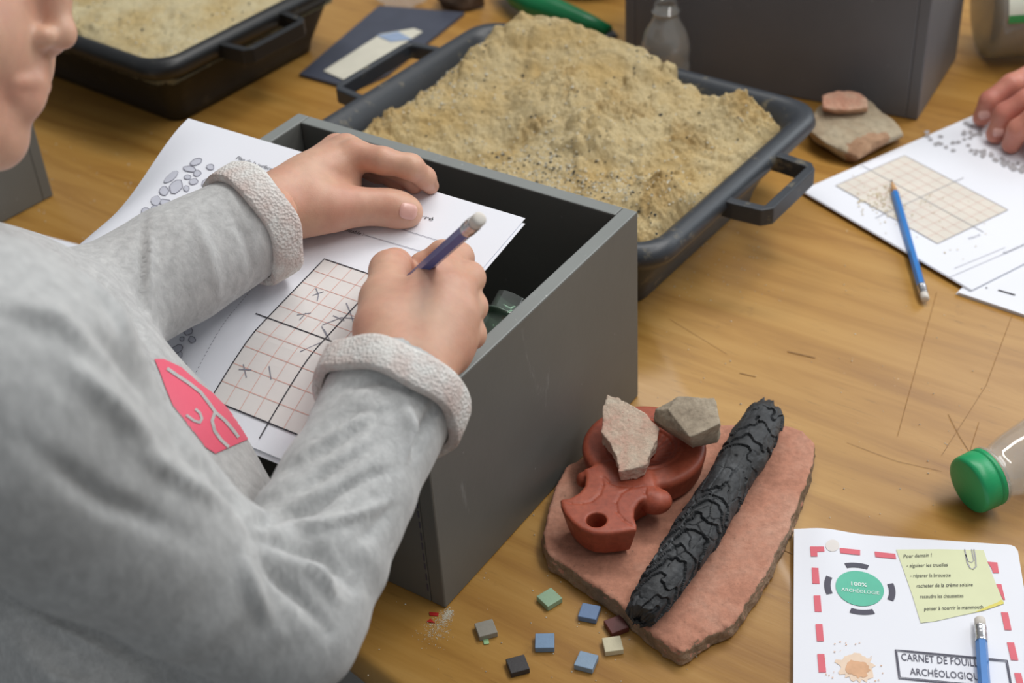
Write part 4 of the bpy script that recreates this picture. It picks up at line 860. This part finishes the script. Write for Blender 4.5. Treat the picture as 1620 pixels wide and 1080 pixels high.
# dark lumps and clear wrapper at the far edge of view
rock('charcoal_lump', 'dark brown lump lying behind the far corner of the big tray', [G(x, y, z) for x, y, z in ((690, -5, .02), (700, 14, .002), (735, 18, .002), (768, 10, .002), (765, -10, .02), (730, -20, .03), (705, -25, .01), (760, -22, .01))], plain('dark_brown_lump', C(84, 66, 52), .8, .3, 60, .6), .002, 5, .0016)
rock('crumpled_wrapper', 'crumpled clear wrapper near the dark folder at the top', [G(x, y, z) for x, y, z in ((585, -4, .01), (610, 12, .002), (655, 14, .002), (678, 0, .01), (660, -16, .018), (612, -18, .016), (630, -30, .003))], CLEAR, .0018, 6, .0016, 'wrapper')
bc = G(948, -30); V, Fs = lathe(np.append(bc[:2], .001), np.append(bc[:2], .06), [(0, .045), (.004, .05), (.03, .058), (.05, .060), (.05, .0575), (.03, .0555), (.008, .047)], 48)
tag(obj('dark_bowl', V, Fs, BLACKP, base=np.append(bc[:2], .001)), 'round black bowl seen at the very top behind the sand tray', 'bowl')

# ================================================================== PEOPLE
# ---- the writing child: hands first
zp = .196
def handmesh(cl, smooth=1):
    P, Q = cl.mesh(smooth); return P, Q
# left hand pressing on the page (all points surveyed at their own height)
lh = Clay((-.215, .77, .165), (.0, 1.03, .275), .0008)
W_ = G(430, 332, .220)
g = G
lh.chain([(G(392, 345, .218), .0195), (W_, .0185), (G(470, 318, .217), .019)], .012); lh.cone(G(440, 318, .222), G(500, 275, .226), .0165, .0135, .012)
mI, mM, mR, mP = g(562, 246, .232), g(547, 236, .229), g(533, 234, .222), g(524, 240, .212)
for q, r_ in ((mI, .0105), (mM, .0105), (mR, .0098), (mP, .009)): lh.cone(g(455, 312, .220), q, .0135, r_, .012)
lh.chain([(mI, .0108), (g(606, 254, .233), .0090), (g(650, 264, .228), .0086), (g(672, 281, .216), .0073), (g(681, 294, .206), .0060)], .004)
lh.chain([(mM, .0105), (g(600, 256, .222), .0088), (g(645, 276, .215), .008), (g(655, 292, .206), .0066)], .003)
lh.chain([(mR, .0098), (g(580, 258, .212), .0082), (g(622, 280, .207), .0074), (g(632, 291, .203), .0064)], .003)
lh.chain([(mP, .009), (g(566, 262, .204), .0072), (g(600, 283, .201), .0062)], .003)
lh.chain([(g(455, 322, .218), .017), (g(500, 322, .216), .0165), (g(548, 327, .213), .0122), (g(580, 327, .211), .0102), (g(612, 328, .2085), .0103), (g(634, 333, .2062), .0098), (g(647, 336, .2048), .0090)], .010)
lh.cone(g(490, 290, .222), g(552, 292, .216), .0155, .0085, .010)          # web of the thumb
lh.cone(g(440, 345, .214), g(520, 335, .213), .0150, .0125, .010)
# creases on the thumb joint
for X, Y in ((604, 314), (609, 314)): lh.chain([(g(X, Y - 2, .2215), .0006), (g(X - 3, Y + 14, .2195), .0006), (g(X + 1, Y + 27, .2150), .0006)], .0012, 'cut')
# right hand holding the pencil
rh = Clay(G(650, 500, .20) - np.array([.075, .105, .06]), G(690, 470, .21) + np.array([.065, .075, .085]), .0008)
rh.chain([(g(655, 640, .222), .023), (g(640, 588, .224), .0225)], .015)
rI, rM, rR, rP = g(692, 440, .236), g(716, 464, .235), g(724, 500, .228), g(722, 535, .217)
for q, r_, w0 in ((rI, .0125, (612, 575, .226)), (rM, .0125, (628, 580, .226)), (rR, .0118, (650, 590, .222)), (rP, .0112, (664, 600, .216))): rh.cone(g(*w0), q, .0165, r_, .012)
rh.cone(g(640, 520, .224), g(700, 490, .220), .020, .018, .012); rh.cone(g(660, 560, .215), g(710, 560, .208), .018, .0125, .012)
rh.chain([(rI, .0122), (g(724, 408, .226), .0098), (g(700, 402, .212), .0088), (g(668, 420, .205), .0080), (g(648, 452, .197), .0068)], .004)
rh.chain([(rM, .0120), (g(741, 440, .228), .0100), (g(712, 445, .208), .0086), (g(672, 452, .199), .0076)], .004)
rh.chain([(rR, .0115), (g(745, 485, .216), .0098), (g(722, 488, .202), .0084), (g(690, 480, .197), .0074)], .004)
rh.chain([(rP, .0110), (g(744, 528, .206), .0092), (g(722, 526, .198), .0080), (g(695, 512, .195), .0070)], .004)
rh.chain([(g(625, 560, .226), .018), (g(608, 520, .230), .0168), (g(608, 475, .230), .0140), (g(617, 428, .226), .0118), (g(625, 421, .216), .0102), (g(634, 440, .204), .0090), (g(624, 466, .197), .0078)], .007)
rh.cone(g(622, 500, .228), g(682, 474, .222), .0145, .0120, .012)
rh.cone(g(620, 545, .226), g(668, 480, .228), .0165, .0115, .012)

# ---- skeleton of the child in the sweatshirt
Sr, Er, Wr = Rz(-50, 622, .60), Rz(446, 975, .735), g(640, 590, .226)
Sl, El, Wl = Rz(-130, 650, .90), g(112, 514, .220), g(428, 336, .229)
Ta, Tb, Tc = Rz(-10, 610, .84), Rz(152, 792, .86), Rz(236, 945, .885)
dp = (Sl - Sr); dp /= np.linalg.norm(dp)
print('Sr', Sr.round(3), 'Er', Er.round(3), 'Wr', Wr.round(3), 'Sl', Sl.round(3), 'El', El.round(3), 'Wl', Wl.round(3), 'T', Ta.round(3), Tb.round(3), Tc.round(3), 'fore', np.linalg.norm(Er - Wr), 'up', np.linalg.norm(Er - Sr), np.linalg.norm(El - Wl), np.linalg.norm(El - Sl))
sw = Clay((-.47, .33, -.20), (.03, 1.0, .47), .003)
mid = lambda a, b, t: a + (b - a) * t
for off in (.0, .05, .09): sw.chain([(Ta + dp * off, .082), (Tb + dp * off, .085), (Tc + dp * off, .079)], .03)
hip = Tc + np.array([-.03, -.04, -.16])
for off in (-.03, .03, .09): sw.cone(Tc + dp * off, hip + dp * off, .088, .095, .03)
M1, M2 = Rz(150, 792, .655), Rz(300, 905, .695); sw.chain([(Sr, .062), (mid(Sr, M1, .5), .057)], .015); sw.chain([(mid(Sr, M1, .5), .057), (M1, .0515), (M2, .0420), (Er, .042)], .004)
sw.chain([(Er, .043), (mid(Er, Wr, .25), .0395), (mid(Er, Wr, .5), .0375), (mid(Er, Wr, .72), .0365), (mid(Er, Wr, .88), .038)], .004)
sw.chain([(Sl, .052), (mid(Sl, El, .5), .046), (El, .038)], .003); sw.chain([(El, .038), (mid(El, Wl, .5), .0385), (mid(El, Wl, .90), .0345)], .003)
sw.cone(Sr, Ta, .055, .070, .02); sw.cone(Sl, Ta + dp * .05, .05, .07, .02)
neck0 = Rz(-250, 430, .74); sw.cone(neck0, Ta, .05, .08, .04); sw.cone(Sr, neck0, .055, .05, .03); sw.cone(Sl, neck0, .05, .05, .03)
dr = (Wr - Er) / np.linalg.norm(Wr - Er); dl = (Wl - El) / np.linalg.norm(Wl - El)
sw.cone(mid(Er, Wr, .9), mid(Er, Wr, .9) + dr * .1, .030, .030, .002, 'cut'); sw.cone(mid(El, Wl, .9), mid(El, Wl, .9) + dl * .1, .028, .028, .002, 'cut')
sw.chain([(Rz(x, y - 6, .776), .021) for x, y in ((-60, 905), (20, 950), (100, 985), (190, 1022), (290, 1072), (400, 1130))], .018, 'cut')
P, Q = sw.mesh(2); N = normals(P, Q)
# drapery: real folds pushed into the cloth
def folds(P, N, L):
    px = PX(P); face = ((EYE - P) * N).sum(1) > 0; d = np.zeros(len(P))
    for pts, wd, amp, z0, z1 in L:
        amp *= 1.5; wd *= .85
        best = np.full(len(P), 1e9); tt = np.zeros(len(P)); n_ = len(pts) - 1
        for i in range(n_):
            a, b = np.array(pts[i], float), np.array(pts[i + 1], float); e = b - a; t = np.clip(((px[:, :2] - a) @ e) / (e @ e), 0, 1); q = np.linalg.norm(px[:, :2] - a - t[:, None] * e, axis=1)
            tt = np.where(q < best, (i + t) / n_, tt); best = np.minimum(best, q)
        d += amp * np.exp(-(best / wd) ** 2) * np.sin(np.pi * np.clip(tt, .08, .92)) * face * (px[:, 2] > z0) * (px[:, 2] < z1)
    return d
FO = [([(395, 830), (440, 815), (500, 800), (560, 770)], 9, -.005, .6, .92), ([(400, 850), (450, 855), (510, 880), (560, 930)], 10, -.006, .6, .9), ([(430, 790), (480, 770), (540, 735), (600, 700)], 9, -.0035, .6, .95),
      ([(440, 835), (500, 830), (560, 815), (620, 790)], 9, .004, .6, .9), ([(450, 880), (500, 905), (535, 950)], 10, .004, .6, .9), ([(470, 740), (530, 700), (590, 660)], 10, -.003, .7, .95), ([(480, 720), (540, 680), (610, 640)], 9, .003, .7, .95),
      ([(500, 640), (545, 610), (600, 600), (650, 620)], 8, -.002, .7, .97), ([(505, 690), (560, 650), (620, 650)], 8, -.0025, .7, .97), ([(690, 640), (665, 690), (650, 730)], 9, -.004, .7, .97), ([(640, 630), (655, 680), (640, 740)], 10, .003, .7, .97),
      ([(410, 840), (430, 900), (480, 950), (520, 1000)], 12, -.004, .6, .9), ([(380, 860), (400, 930), (440, 1000)], 14, .003, .6, .9), ([(460, 800), (520, 785), (590, 750), (640, 740)], 7, -.0025, .6, .95), ([(560, 860), (590, 840), (620, 800)], 9, -.002, .6, .95),
      ([(229, 340), (226, 420), (222, 520)], 7, -.0028, .85, 1.2), ([(238, 350), (236, 420), (232, 505)], 7, .003, .85, 1.2), ([(300, 330), (330, 400), (345, 470)], 10, .0018, .85, 1.2), ([(350, 310), (385, 370), (400, 440)], 9, -.0015, .85, 1.2), ([(100, 392), (150, 432), (205, 492), (240, 550)], 9, -.0065, .6, 1.2), ([(85, 410), (135, 450), (190, 510), (225, 570)], 12, .004, .6, 1.0),
      ([(120, 500), (190, 560), (240, 620), (280, 690)], 14, -.004, .5, .8), ([(90, 560), (180, 640), (260, 730)], 18, .004, .5, .8), ([(200, 700), (290, 760), (360, 800)], 14, .003, .5, .8), ([(330, 740), (370, 790), (395, 830)], 10, -.004, .5, .85),
      ([(40, 700), (160, 790), (300, 850)], 20, -.003, .5, .8), ([(260, 640), (300, 720), (350, 770)], 12, -.003, .5, .85), ([(0, 480), (80, 500), (160, 560)], 18, .004, .5, .8),
      ([(10, 960), (120, 1010), (230, 1070)], 14, .004, .6, 1.), ([(60, 1040), (160, 1075)], 14, -.004, .6, 1.)]
d = folds(P, N, FO); d += .0018 * fbm(P, 18, 3, 4)
wq = ((P - Er) @ dr); sd_ = (P - Er) @ np.cross(dr, FW)
d += .0021 * np.sin(wq * 250 + sd_ * 45 + 1.8 * fbm(P, 11, 2, 8)) * ss(-.4, .4, fbm(P, 16, 2, 31)) * np.exp(-(np.linalg.norm(P - mid(Er, Wr, .30), axis=1) / .065) ** 2)
d += .0012 * np.sin(((P - Sr) @ (Er - Sr)) * 900 + 4 * fbm(P, 10, 2, 18)) * np.exp(-(np.linalg.norm(P - mid(Sr, Er, .8), axis=1) / .06) ** 2) * ss(-.3, .3, fbm(P, 18, 2, 41))
def step(P, N, pts, amp, wd, z0, z1, far):
    px = PX(P); face = ((EYE - P) * N).sum(1) > -.3; pts = np.array(pts, float); best = np.full(len(P), 1e9); sg = np.zeros(len(P))
    for a, b in zip(pts[:-1], pts[1:]):
        e = b - a; t = np.clip(((px[:, :2] - a) @ e) / (e @ e), 0, 1); r_ = px[:, :2] - a - t[:, None] * e; q = np.linalg.norm(r_, axis=1); c = e[0] * r_[:, 1] - e[1] * r_[:, 0]
        sg = np.where(q < best, np.sign(c), sg); best = np.minimum(best, q)
    end = np.minimum(np.linalg.norm(px[:, :2] - pts[-1], axis=1), 60) / 60
    return -amp * ss(0, wd, best * sg) * (1 - ss(far * .5, far, best)) * face * (px[:, 2] > z0) * (px[:, 2] < z1) * end
# cloth set back: flank below the upper arm, chest beyond the upper arm
if 0: d += step(P, N, [(-40, 870), (0, 900), (40, 925), (100, 958), (210, 1000), (300, 1050), (400, 1110)], .030, 14, .5, .95, 400)
d += step(P, N, [(385, 835), (350, 775), (320, 730), (285, 660), (262, 600), (240, 540), (215, 500)], -.0, 14, .5, .95, 300)
P = P + N * d[:, None]
# ---- head in its own frame: X forward, Y the child's left, Z up
hX = RT * math.cos(math.radians(8)) - UP * math.sin(math.radians(8)); hX = hX + FW * .05; hX /= np.linalg.norm(hX)
hZ = UP * math.cos(math.radians(8)) + RT * math.sin(math.radians(8)); hZ = hZ - hX * (hZ @ hX); hZ /= np.linalg.norm(hZ); hY = np.cross(hZ, hX)
hR = np.array([hX, hY, hZ]); hs = 1.0; hO = Rz(76, 101, .745) - (hX * .0865 + hZ * -.0375)
Hp = lambda x, y, z: hO + hX * x + hY * y + hZ * z
hd = Clay(hO - .15, hO + .15, .0013)
hd.ell(Hp(-.012, 0, .032), (.087, .070, .076), hR); hd.ell(Hp(.030, 0, -.022), (.050, .054, .066), hR, .02)
hd.ell(Hp(.045, .022, -.040), (.033, .028, .036), hR, .015); hd.ell(Hp(.045, -.022, -.040), (.033, .028, .036), hR, .015)
hd.chain([(Hp(.000, -.050, -.045), .017), (Hp(.030, -.038, -.068), .014), (Hp(.056, -.012, -.076), .013), (Hp(.056, .012, -.076), .013), (Hp(.030, .038, -.068), .014), (Hp(.000, .050, -.045), .017)], .02)
hd.ell(Hp(.066, 0, -.079), (.0125, .015, .013), hR, .010); hd.cone(Hp(.0675, 0, -.062), Hp(.068, 0, -.078), .0105, .0100, .012); hd.ell(Hp(.058, 0, .045), (.030, .050, .038), hR, .02)
hd.chain([(Hp(.077, 0, .020), .0065), (Hp(.085, 0, .000), .0065), (Hp(.0900, 0, -.019), .0068)], .009); hd.ell(Hp(.0915, 0, -.0220), (.0072, .0075, .0070), hR, .005)
for sg in (-1, 1): hd.ell(Hp(.0845, sg * .0095, -.0262), (.0070, .0052, .0058), hR, .005); hd.ell(Hp(.0905, sg * .0050, -.0315), (.0042, .0022, .0026), hR, .001, 'cut')
hd.ell(Hp(.078, 0, -.047), (.010, .020, .010), hR, .010)
hd.chain([(Hp(.077, -.019, -.0515), .0028), (Hp(.0830, -.006, -.0485), .0036), (Hp(.0830, .006, -.0485), .0036), (Hp(.077, .019, -.0515), .0028)], .004)
hd.chain([(Hp(.075, -.016, -.0560), .0032), (Hp(.0785, -.004, -.0585), .0042), (Hp(.0785, .004, -.0585), .0042), (Hp(.075, .016, -.0560), .0032)], .004)
hd.chain([(Hp(.0825, -.011, -.0535), .0007), (Hp(.0855, 0, -.0535), .0010), (Hp(.0825, .011, -.0535), .0007)], .001, 'cut')
for sg in (-1, 1):
    hd.ell(Hp(.074, sg * .029, .008), (.014, .015, .011), hR, .010, 'cut'); hd.ell(Hp(.064, sg * .028, .007), (.0135, .0145, .012), hR, .003); hd.chain([(Hp(.074, sg * .012, .024), .005), (Hp(.072, sg * .040, .026), .005)], .008)
    hd.ell(Hp(-.010, sg * .064, .000), (.017, .013, .027), hR, .004); hd.ell(Hp(-.006, sg * .079, .003), (.009, .006, .016), hR, .003, 'cut')
nb_ = neck0 + np.array([-.0, -.01, .0]); hd.cone(Hp(-.03, 0, -.03), mid(Hp(-.035, 0, -.05), nb_, .7), .046, .042, .015)
HP, HQ = hd.mesh(2)
# ---- one body under the clothes
bd = Clay((-.50, .30, -.22), (.05, 1.02, .46), .004)
bd.cone(mid(Hp(-.035, 0, -.05), nb_, .4), nb_, .040, .043, .01); bd.chain([(nb_, .05), (mid(Ta, Ta + dp * .05, .5), .07), (Tb + dp * .02, .070), (Tc + dp * .02, .072), (hip + dp * .03, .080)], .03)
bd.chain([(Sr, .040), (M1, .034), (M2, .028), (Er, .027), (Wr, .021)], .01); bd.chain([(Sl, .040), (El, .030), (Wl, .018)], .01); bd.cone(Sr, nb_, .035, .04, .03); bd.cone(Sl, nb_, .035, .04, .03)
BPn, BQ = bd.mesh(2); LP, LQ = lh.mesh(1); RP, RQ = rh.mesh(1)
V = np.r_[BPn, HP, LP, RP]; o1, o2, o3 = len(BPn), len(BPn) + len(HP), len(BPn) + len(HP) + len(LP)
Fs = BQ.tolist() + (HQ + o1).tolist() + (LQ + o2).tolist() + (RQ + o3).tolist()
PB = Tc * np.array([1, 1, 0]); child = tag(obj('person', V, Fs, SKIN, base=PB, recalc=False), 'child in heather grey sweatshirt bending over the box and writing with a blue pencil', 'person')
shirt = obj('sweatshirt', P, Q, FLEECE, child, recalc=False)
# lips, eyes, hair, nails
for sg in (-1, 1):
    e = Hp(.0655, sg * .0285, .007); V, Fs = lathe(e - hX * .0115, e + hX * .0115, [(.0115 - .0115 * math.cos(t), max(.0115 * math.sin(t), .0002)) for t in np.linspace(0.01, 3.13, 14)], 20); ey = obj('eye', V, Fs, EYEW, child)
    obj('iris', *lathe(e + hX * .0100, e + hX * .0120, [(0, .0052), (.0012, .0048), (.0017, .002)], 20), IRIS, child)
hr = Clay(hO - .16, hO + .16, .002); hr.ell(Hp(-.020, 0, .042), (.092, .079, .082), hR); hr.ell(Hp(-.045, 0, -.01), (.062, .074, .075), hR, .02); hr.ell(Hp(.105, 0, -.035), (.085, .12, .085), hR, .012, 'cut')
hr.cone(Hp(-.09, 0, .03), Hp(-.12, 0, -.06), .03, .018, .01)
HP2, HQ2 = hr.mesh(2); HN = normals(HP2, HQ2); obj('hair', HP2 + HN * (.0025 * fbm(HP2 @ hR.T * np.array([1, 3, .5]), 60, 4, 2))[:, None], HQ2, HAIRM, child, recalc=False)
def nail(c, n, u, lw, ww, m=NAIL, parent=child):
    n = np.asarray(n, float); n /= np.linalg.norm(n); u = u - n * (u @ n); u /= np.linalg.norm(u); v = np.cross(n, u); rings = []
    for r_, hgt in ((1.0, -.0012), (1.0, -.0002), (.93, .00035), (.6, .0007), (.1, .0008)): rings.append([c + u * lw * r_ * math.copysign(abs(math.cos(t)) ** .7, math.cos(t)) + v * ww * r_ * math.copysign(abs(math.sin(t)) ** .7, math.sin(t)) + n * (hgt - .0012 * (r_ * math.sin(t)) ** 2) for t in np.linspace(0, 6.2832, 29)[:-1]])
    return obj('fingernail', *loft(rings), m, parent)
bvh = BVHTree.FromPolygons([tuple(v) for v in LP], [tuple(f) for f in LQ.tolist()])
def on_hand(bvh, x, y):
    h = bvh.ray_cast(Vector(EYE), Vector(ray(x, y)).normalized()); return (np.array(h[0]), np.array(h[1])) if h[0] is not None else (G(x, y, .21), np.array([0, 0, 1.]))
c_, n_ = on_hand(bvh, 646, 334); n_ = n_ if n_ @ (EYE - c_) > 0 else -n_
nail(c_ + n_ * .0003, n_, g(660, 338, .206) - g(630, 332, .208), .0062, .0056)
# rolled cuffs showing the speckled lining
def cuff(A0, A1, r0, r1, nm, th=.0042, sd=0, ell=1., xdir=None):
    A0, A1 = np.asarray(A0), np.asarray(A1); d = (A1 - A0) / np.linalg.norm(A1 - A0); L = np.linalg.norm(A1 - A0); x, y, _ = frame(d); rings = []
    prof = [(.03 * L, -.002), (.0, .0), (.0, th * .8), (.08 * L, th), (.5 * L, th * 1.05), (.88 * L, th), (L, th * .75), (L * 1.04, th * .2), (L * 1.0, -.0022), (.85 * L, -.004), (.4 * L, -.004)]
    for z, q in prof:
        R_ = []
        for k_ in range(110):
            t = 2 * math.pi * k_ / 110; rr_ = r0 + (r1 - r0) * z / L + q + .0011 * math.sin(3 * t + sd) + .0007 * math.sin(7 * t + sd * 2 + z * 90)
            R_.append(A0 + d * (z + .0012 * math.sin(2 * t + sd) + .0010 * math.sin(5 * t)) + (x * math.cos(t) + y * ell * math.sin(t)) * rr_)
        rings.append(R_)
    rings.append(rings[0]); V, Fs = loft(rings, False); return obj(nm, V, Fs, LOOP, shirt)
cuff(mid(Er, Wr, .82), mid(Er, Wr, .82) + dr * .021, .0405, .0405, 'cuff', sd=1.); cuff(mid(El, Wl, .83), mid(El, Wl, .83) + dl * .022, .0365, .0370, 'cuff', sd=2.4)
# trousers and legs down to the floor behind the table edge
tr = Clay((-.60, .20, -.77), (-.02, .85, -.04), .006); 
for off in (-.02, .09): h0 = hip + dp * off; tr.chain([(h0, .085), (h0 + np.array([-.02, -.01, -.25]), .060), (h0 + np.array([-.05, -.03, -hip[2] - .70 + .0]), .045)], .02)
TP, TQ = tr.mesh(2); obj('trousers', TP, TQ, DENIM, child, recalc=False)
for off in (-.02, .09):
    f0 = hip + dp * off + np.array([-.05, -.03, -hip[2] - .72]); sh = Clay(f0 - .16, f0 + .16, .004); sh.chain([(f0, .040), (f0 + np.array([.05, .03, .0]), .036), (f0 + np.array([.10, .055, -.008]), .030)], .02); q_, w_ = sh.mesh(1); q_[:, 2] = np.maximum(q_[:, 2], -.7495); obj('shoe', q_, w_, BLACKP, child, recalc=False)
# printed motif on the chest: a patch laid on the cloth
bvs = BVHTree.FromPolygons([tuple(v) for v in P], [tuple(f) for f in Q.tolist()])
def on_shirt(x, y, lift):
    h = bvs.ray_cast(Vector(EYE), Vector(ray(x, y)).normalized())
    if h[0] is None: return None
    n = np.array(h[1]); c = np.array(h[0]); n = n if n @ (EYE - c) > 0 else -n
    return c + n * lift, (c - EYE) @ FW
ck = lambda X, Y: np.array([240 + X / 4.91, 540 + Y / 4.91])
E0 = [ck(*p) for p in ((60, 120), (110, 240), (150, 350), (200, 470), (260, 620), (310, 720), (400, 790), (490, 872))]
E1 = [ck(*p) + np.array([14, -6]) * (k_ / 7.) ** .5 for k_, p in enumerate( ((90, 140), (200, 215), (330, 345), (420, 420), (520, 530), (600, 640), (660, 720), (672, 792)))]
def interp(E, t): i = min(int(t * (len(E) - 1)), len(E) - 2); f = t * (len(E) - 1) - i; return E[i] * (1 - f) + E[i + 1] * f
def patch(name, fn, nu, nv, m, lift, label=None):
    V = []; idx = {}; Fs = []
    for i in range(nu + 1):
        for j in range(nv + 1):
            r_ = on_shirt(*fn(i / nu, j / nv), lift)
            if r_ is not None: idx[i, j] = len(V); V.append(r_)
    for i in range(nu):
        for j in range(nv):
            c4 = [(i, j), (i + 1, j), (i + 1, j + 1), (i, j + 1)]
            if all(c in idx for c in c4):
                z = [V[idx[c]][1] for c in c4]
                if max(z) - min(z) < .03 and min(z) > .745 and max(z) < .90: Fs.append(tuple(idx[c] for c in c4))
    par = list(range(len(V)))                               # keep only the largest connected piece
    def fd(i):
        while par[i] != i: par[i] = par[par[i]]; i = par[i]
        return i
    for f in Fs:
        for q in f[1:]: par[fd(q)] = fd(f[0])
    cnt = {}
    for f in Fs: cnt[fd(f[0])] = cnt.get(fd(f[0]), 0) + 1
    if cnt: big = max(cnt, key=cnt.get); Fs = [f for f in Fs if fd(f[0]) == big]; us = sorted({i for f in Fs for i in f}); ren = {i: k for k, i in enumerate(us)}; V = [V[i] for i in us]; Fs = [tuple(ren[i] for i in f) for f in Fs]
    if Fs: return obj(name, [v[0] for v in V], Fs, m, shirt, label=label, recalc=False)
patch('chest_print', lambda a, b: (interp(E0, a) - np.array([9, -4]) * (1 - a ** 4)) * (1 - b) + interp(E1, a) * b, 110, 60, PINK, .0006)
def stroke(pts, w):
    pts = [ck(*p) for p in pts]
    def f(a, b): p = interp(pts, a); q = interp(pts, min(a + .02, 1)) - interp(pts, max(a - .02, 0)); n = np.array([-q[1], q[0]]) / (np.linalg.norm(q) + 1e-9); return p + n * (b - .5) * w
    return f
for pts, w_ in ((((110, 215), (190, 270), (280, 330), (370, 400), (440, 490), (490, 560), (560, 620), (620, 690), (665, 750)), 5), (((330, 530), (365, 560), (382, 605), (365, 635), (320, 620), (260, 575)), 4), (((485, 550), (460, 620), (480, 700), (530, 770), (590, 825)), 5)):
    patch('print_scroll', stroke(pts, w_), 40, 3, FLEECE, .0010)
# ---- hand of the other person at the right
oh = Clay(G(1660, 170, .03) - np.array([.16, .09, .035]), G(1660, 170, .03) + np.array([.13, .09, .08]), .0011)
for pts in ([(1655, 110, .046, .013), (1600, 135, .044, .0110), (1566, 160, .032, .0100), (1553, 186, .0145, .0088)], [(1668, 140, .050, .013), (1625, 160, .048, .0115), (1590, 180, .035, .0105), (1575, 212, .0140, .0092)], [(1675, 165, .050, .013), (1640, 185, .046, .0115), (1612, 205, .032, .0105), (1600, 228, .0135, .0092)], [(1690, 190, .045, .012), (1665, 215, .036, .010), (1645, 240, .013, .008)]):
    oh.chain([(G(x, y, z), r_) for x, y, z, r_ in pts], .004); oh.cone(G(*pts[0][:3]), G(1750, 130, .045), pts[0][3], .018, .014)
oh.chain([(G(1720, 190, .04), .016), (G(1680, 225, .025), .0125), (G(1660, 250, .014), .010)], .01); oh.chain([(G(1750, 130, .045), .024), (G(1880, 90, .06), .026)], .01)
OP, OQ = oh.mesh(1); oth = tag(obj('person', OP, OQ, SKINR, base=G(1650, 170, .0), recalc=False), 'reddish hand of another person with bent fingers resting on the gridded sheet', 'person')
V, Fs = lathe(G(1800, 115, .050), G(2100, 40, .12), [(0, .030), (0, .036), (.02, .040), (.3, .048), (.3, .01)], 32); obj('sleeve', V, Fs, DENIM, oth)
bvo = BVHTree.FromPolygons([tuple(v) for v in OP], [tuple(f) for f in OQ.tolist()])
for x, y, dx, dy in ((1557, 182, -4, 12), (1580, 210, -5, 12)):
    c_, n_ = on_hand(bvo, x, y); n_ = n_ if n_ @ (EYE - c_) > 0 else -n_; nail(c_ + n_ * .0002, n_, G(x + dx, y + dy, c_[2]) - G(x, y, c_[2]), .0055, .005, NAIL, oth)
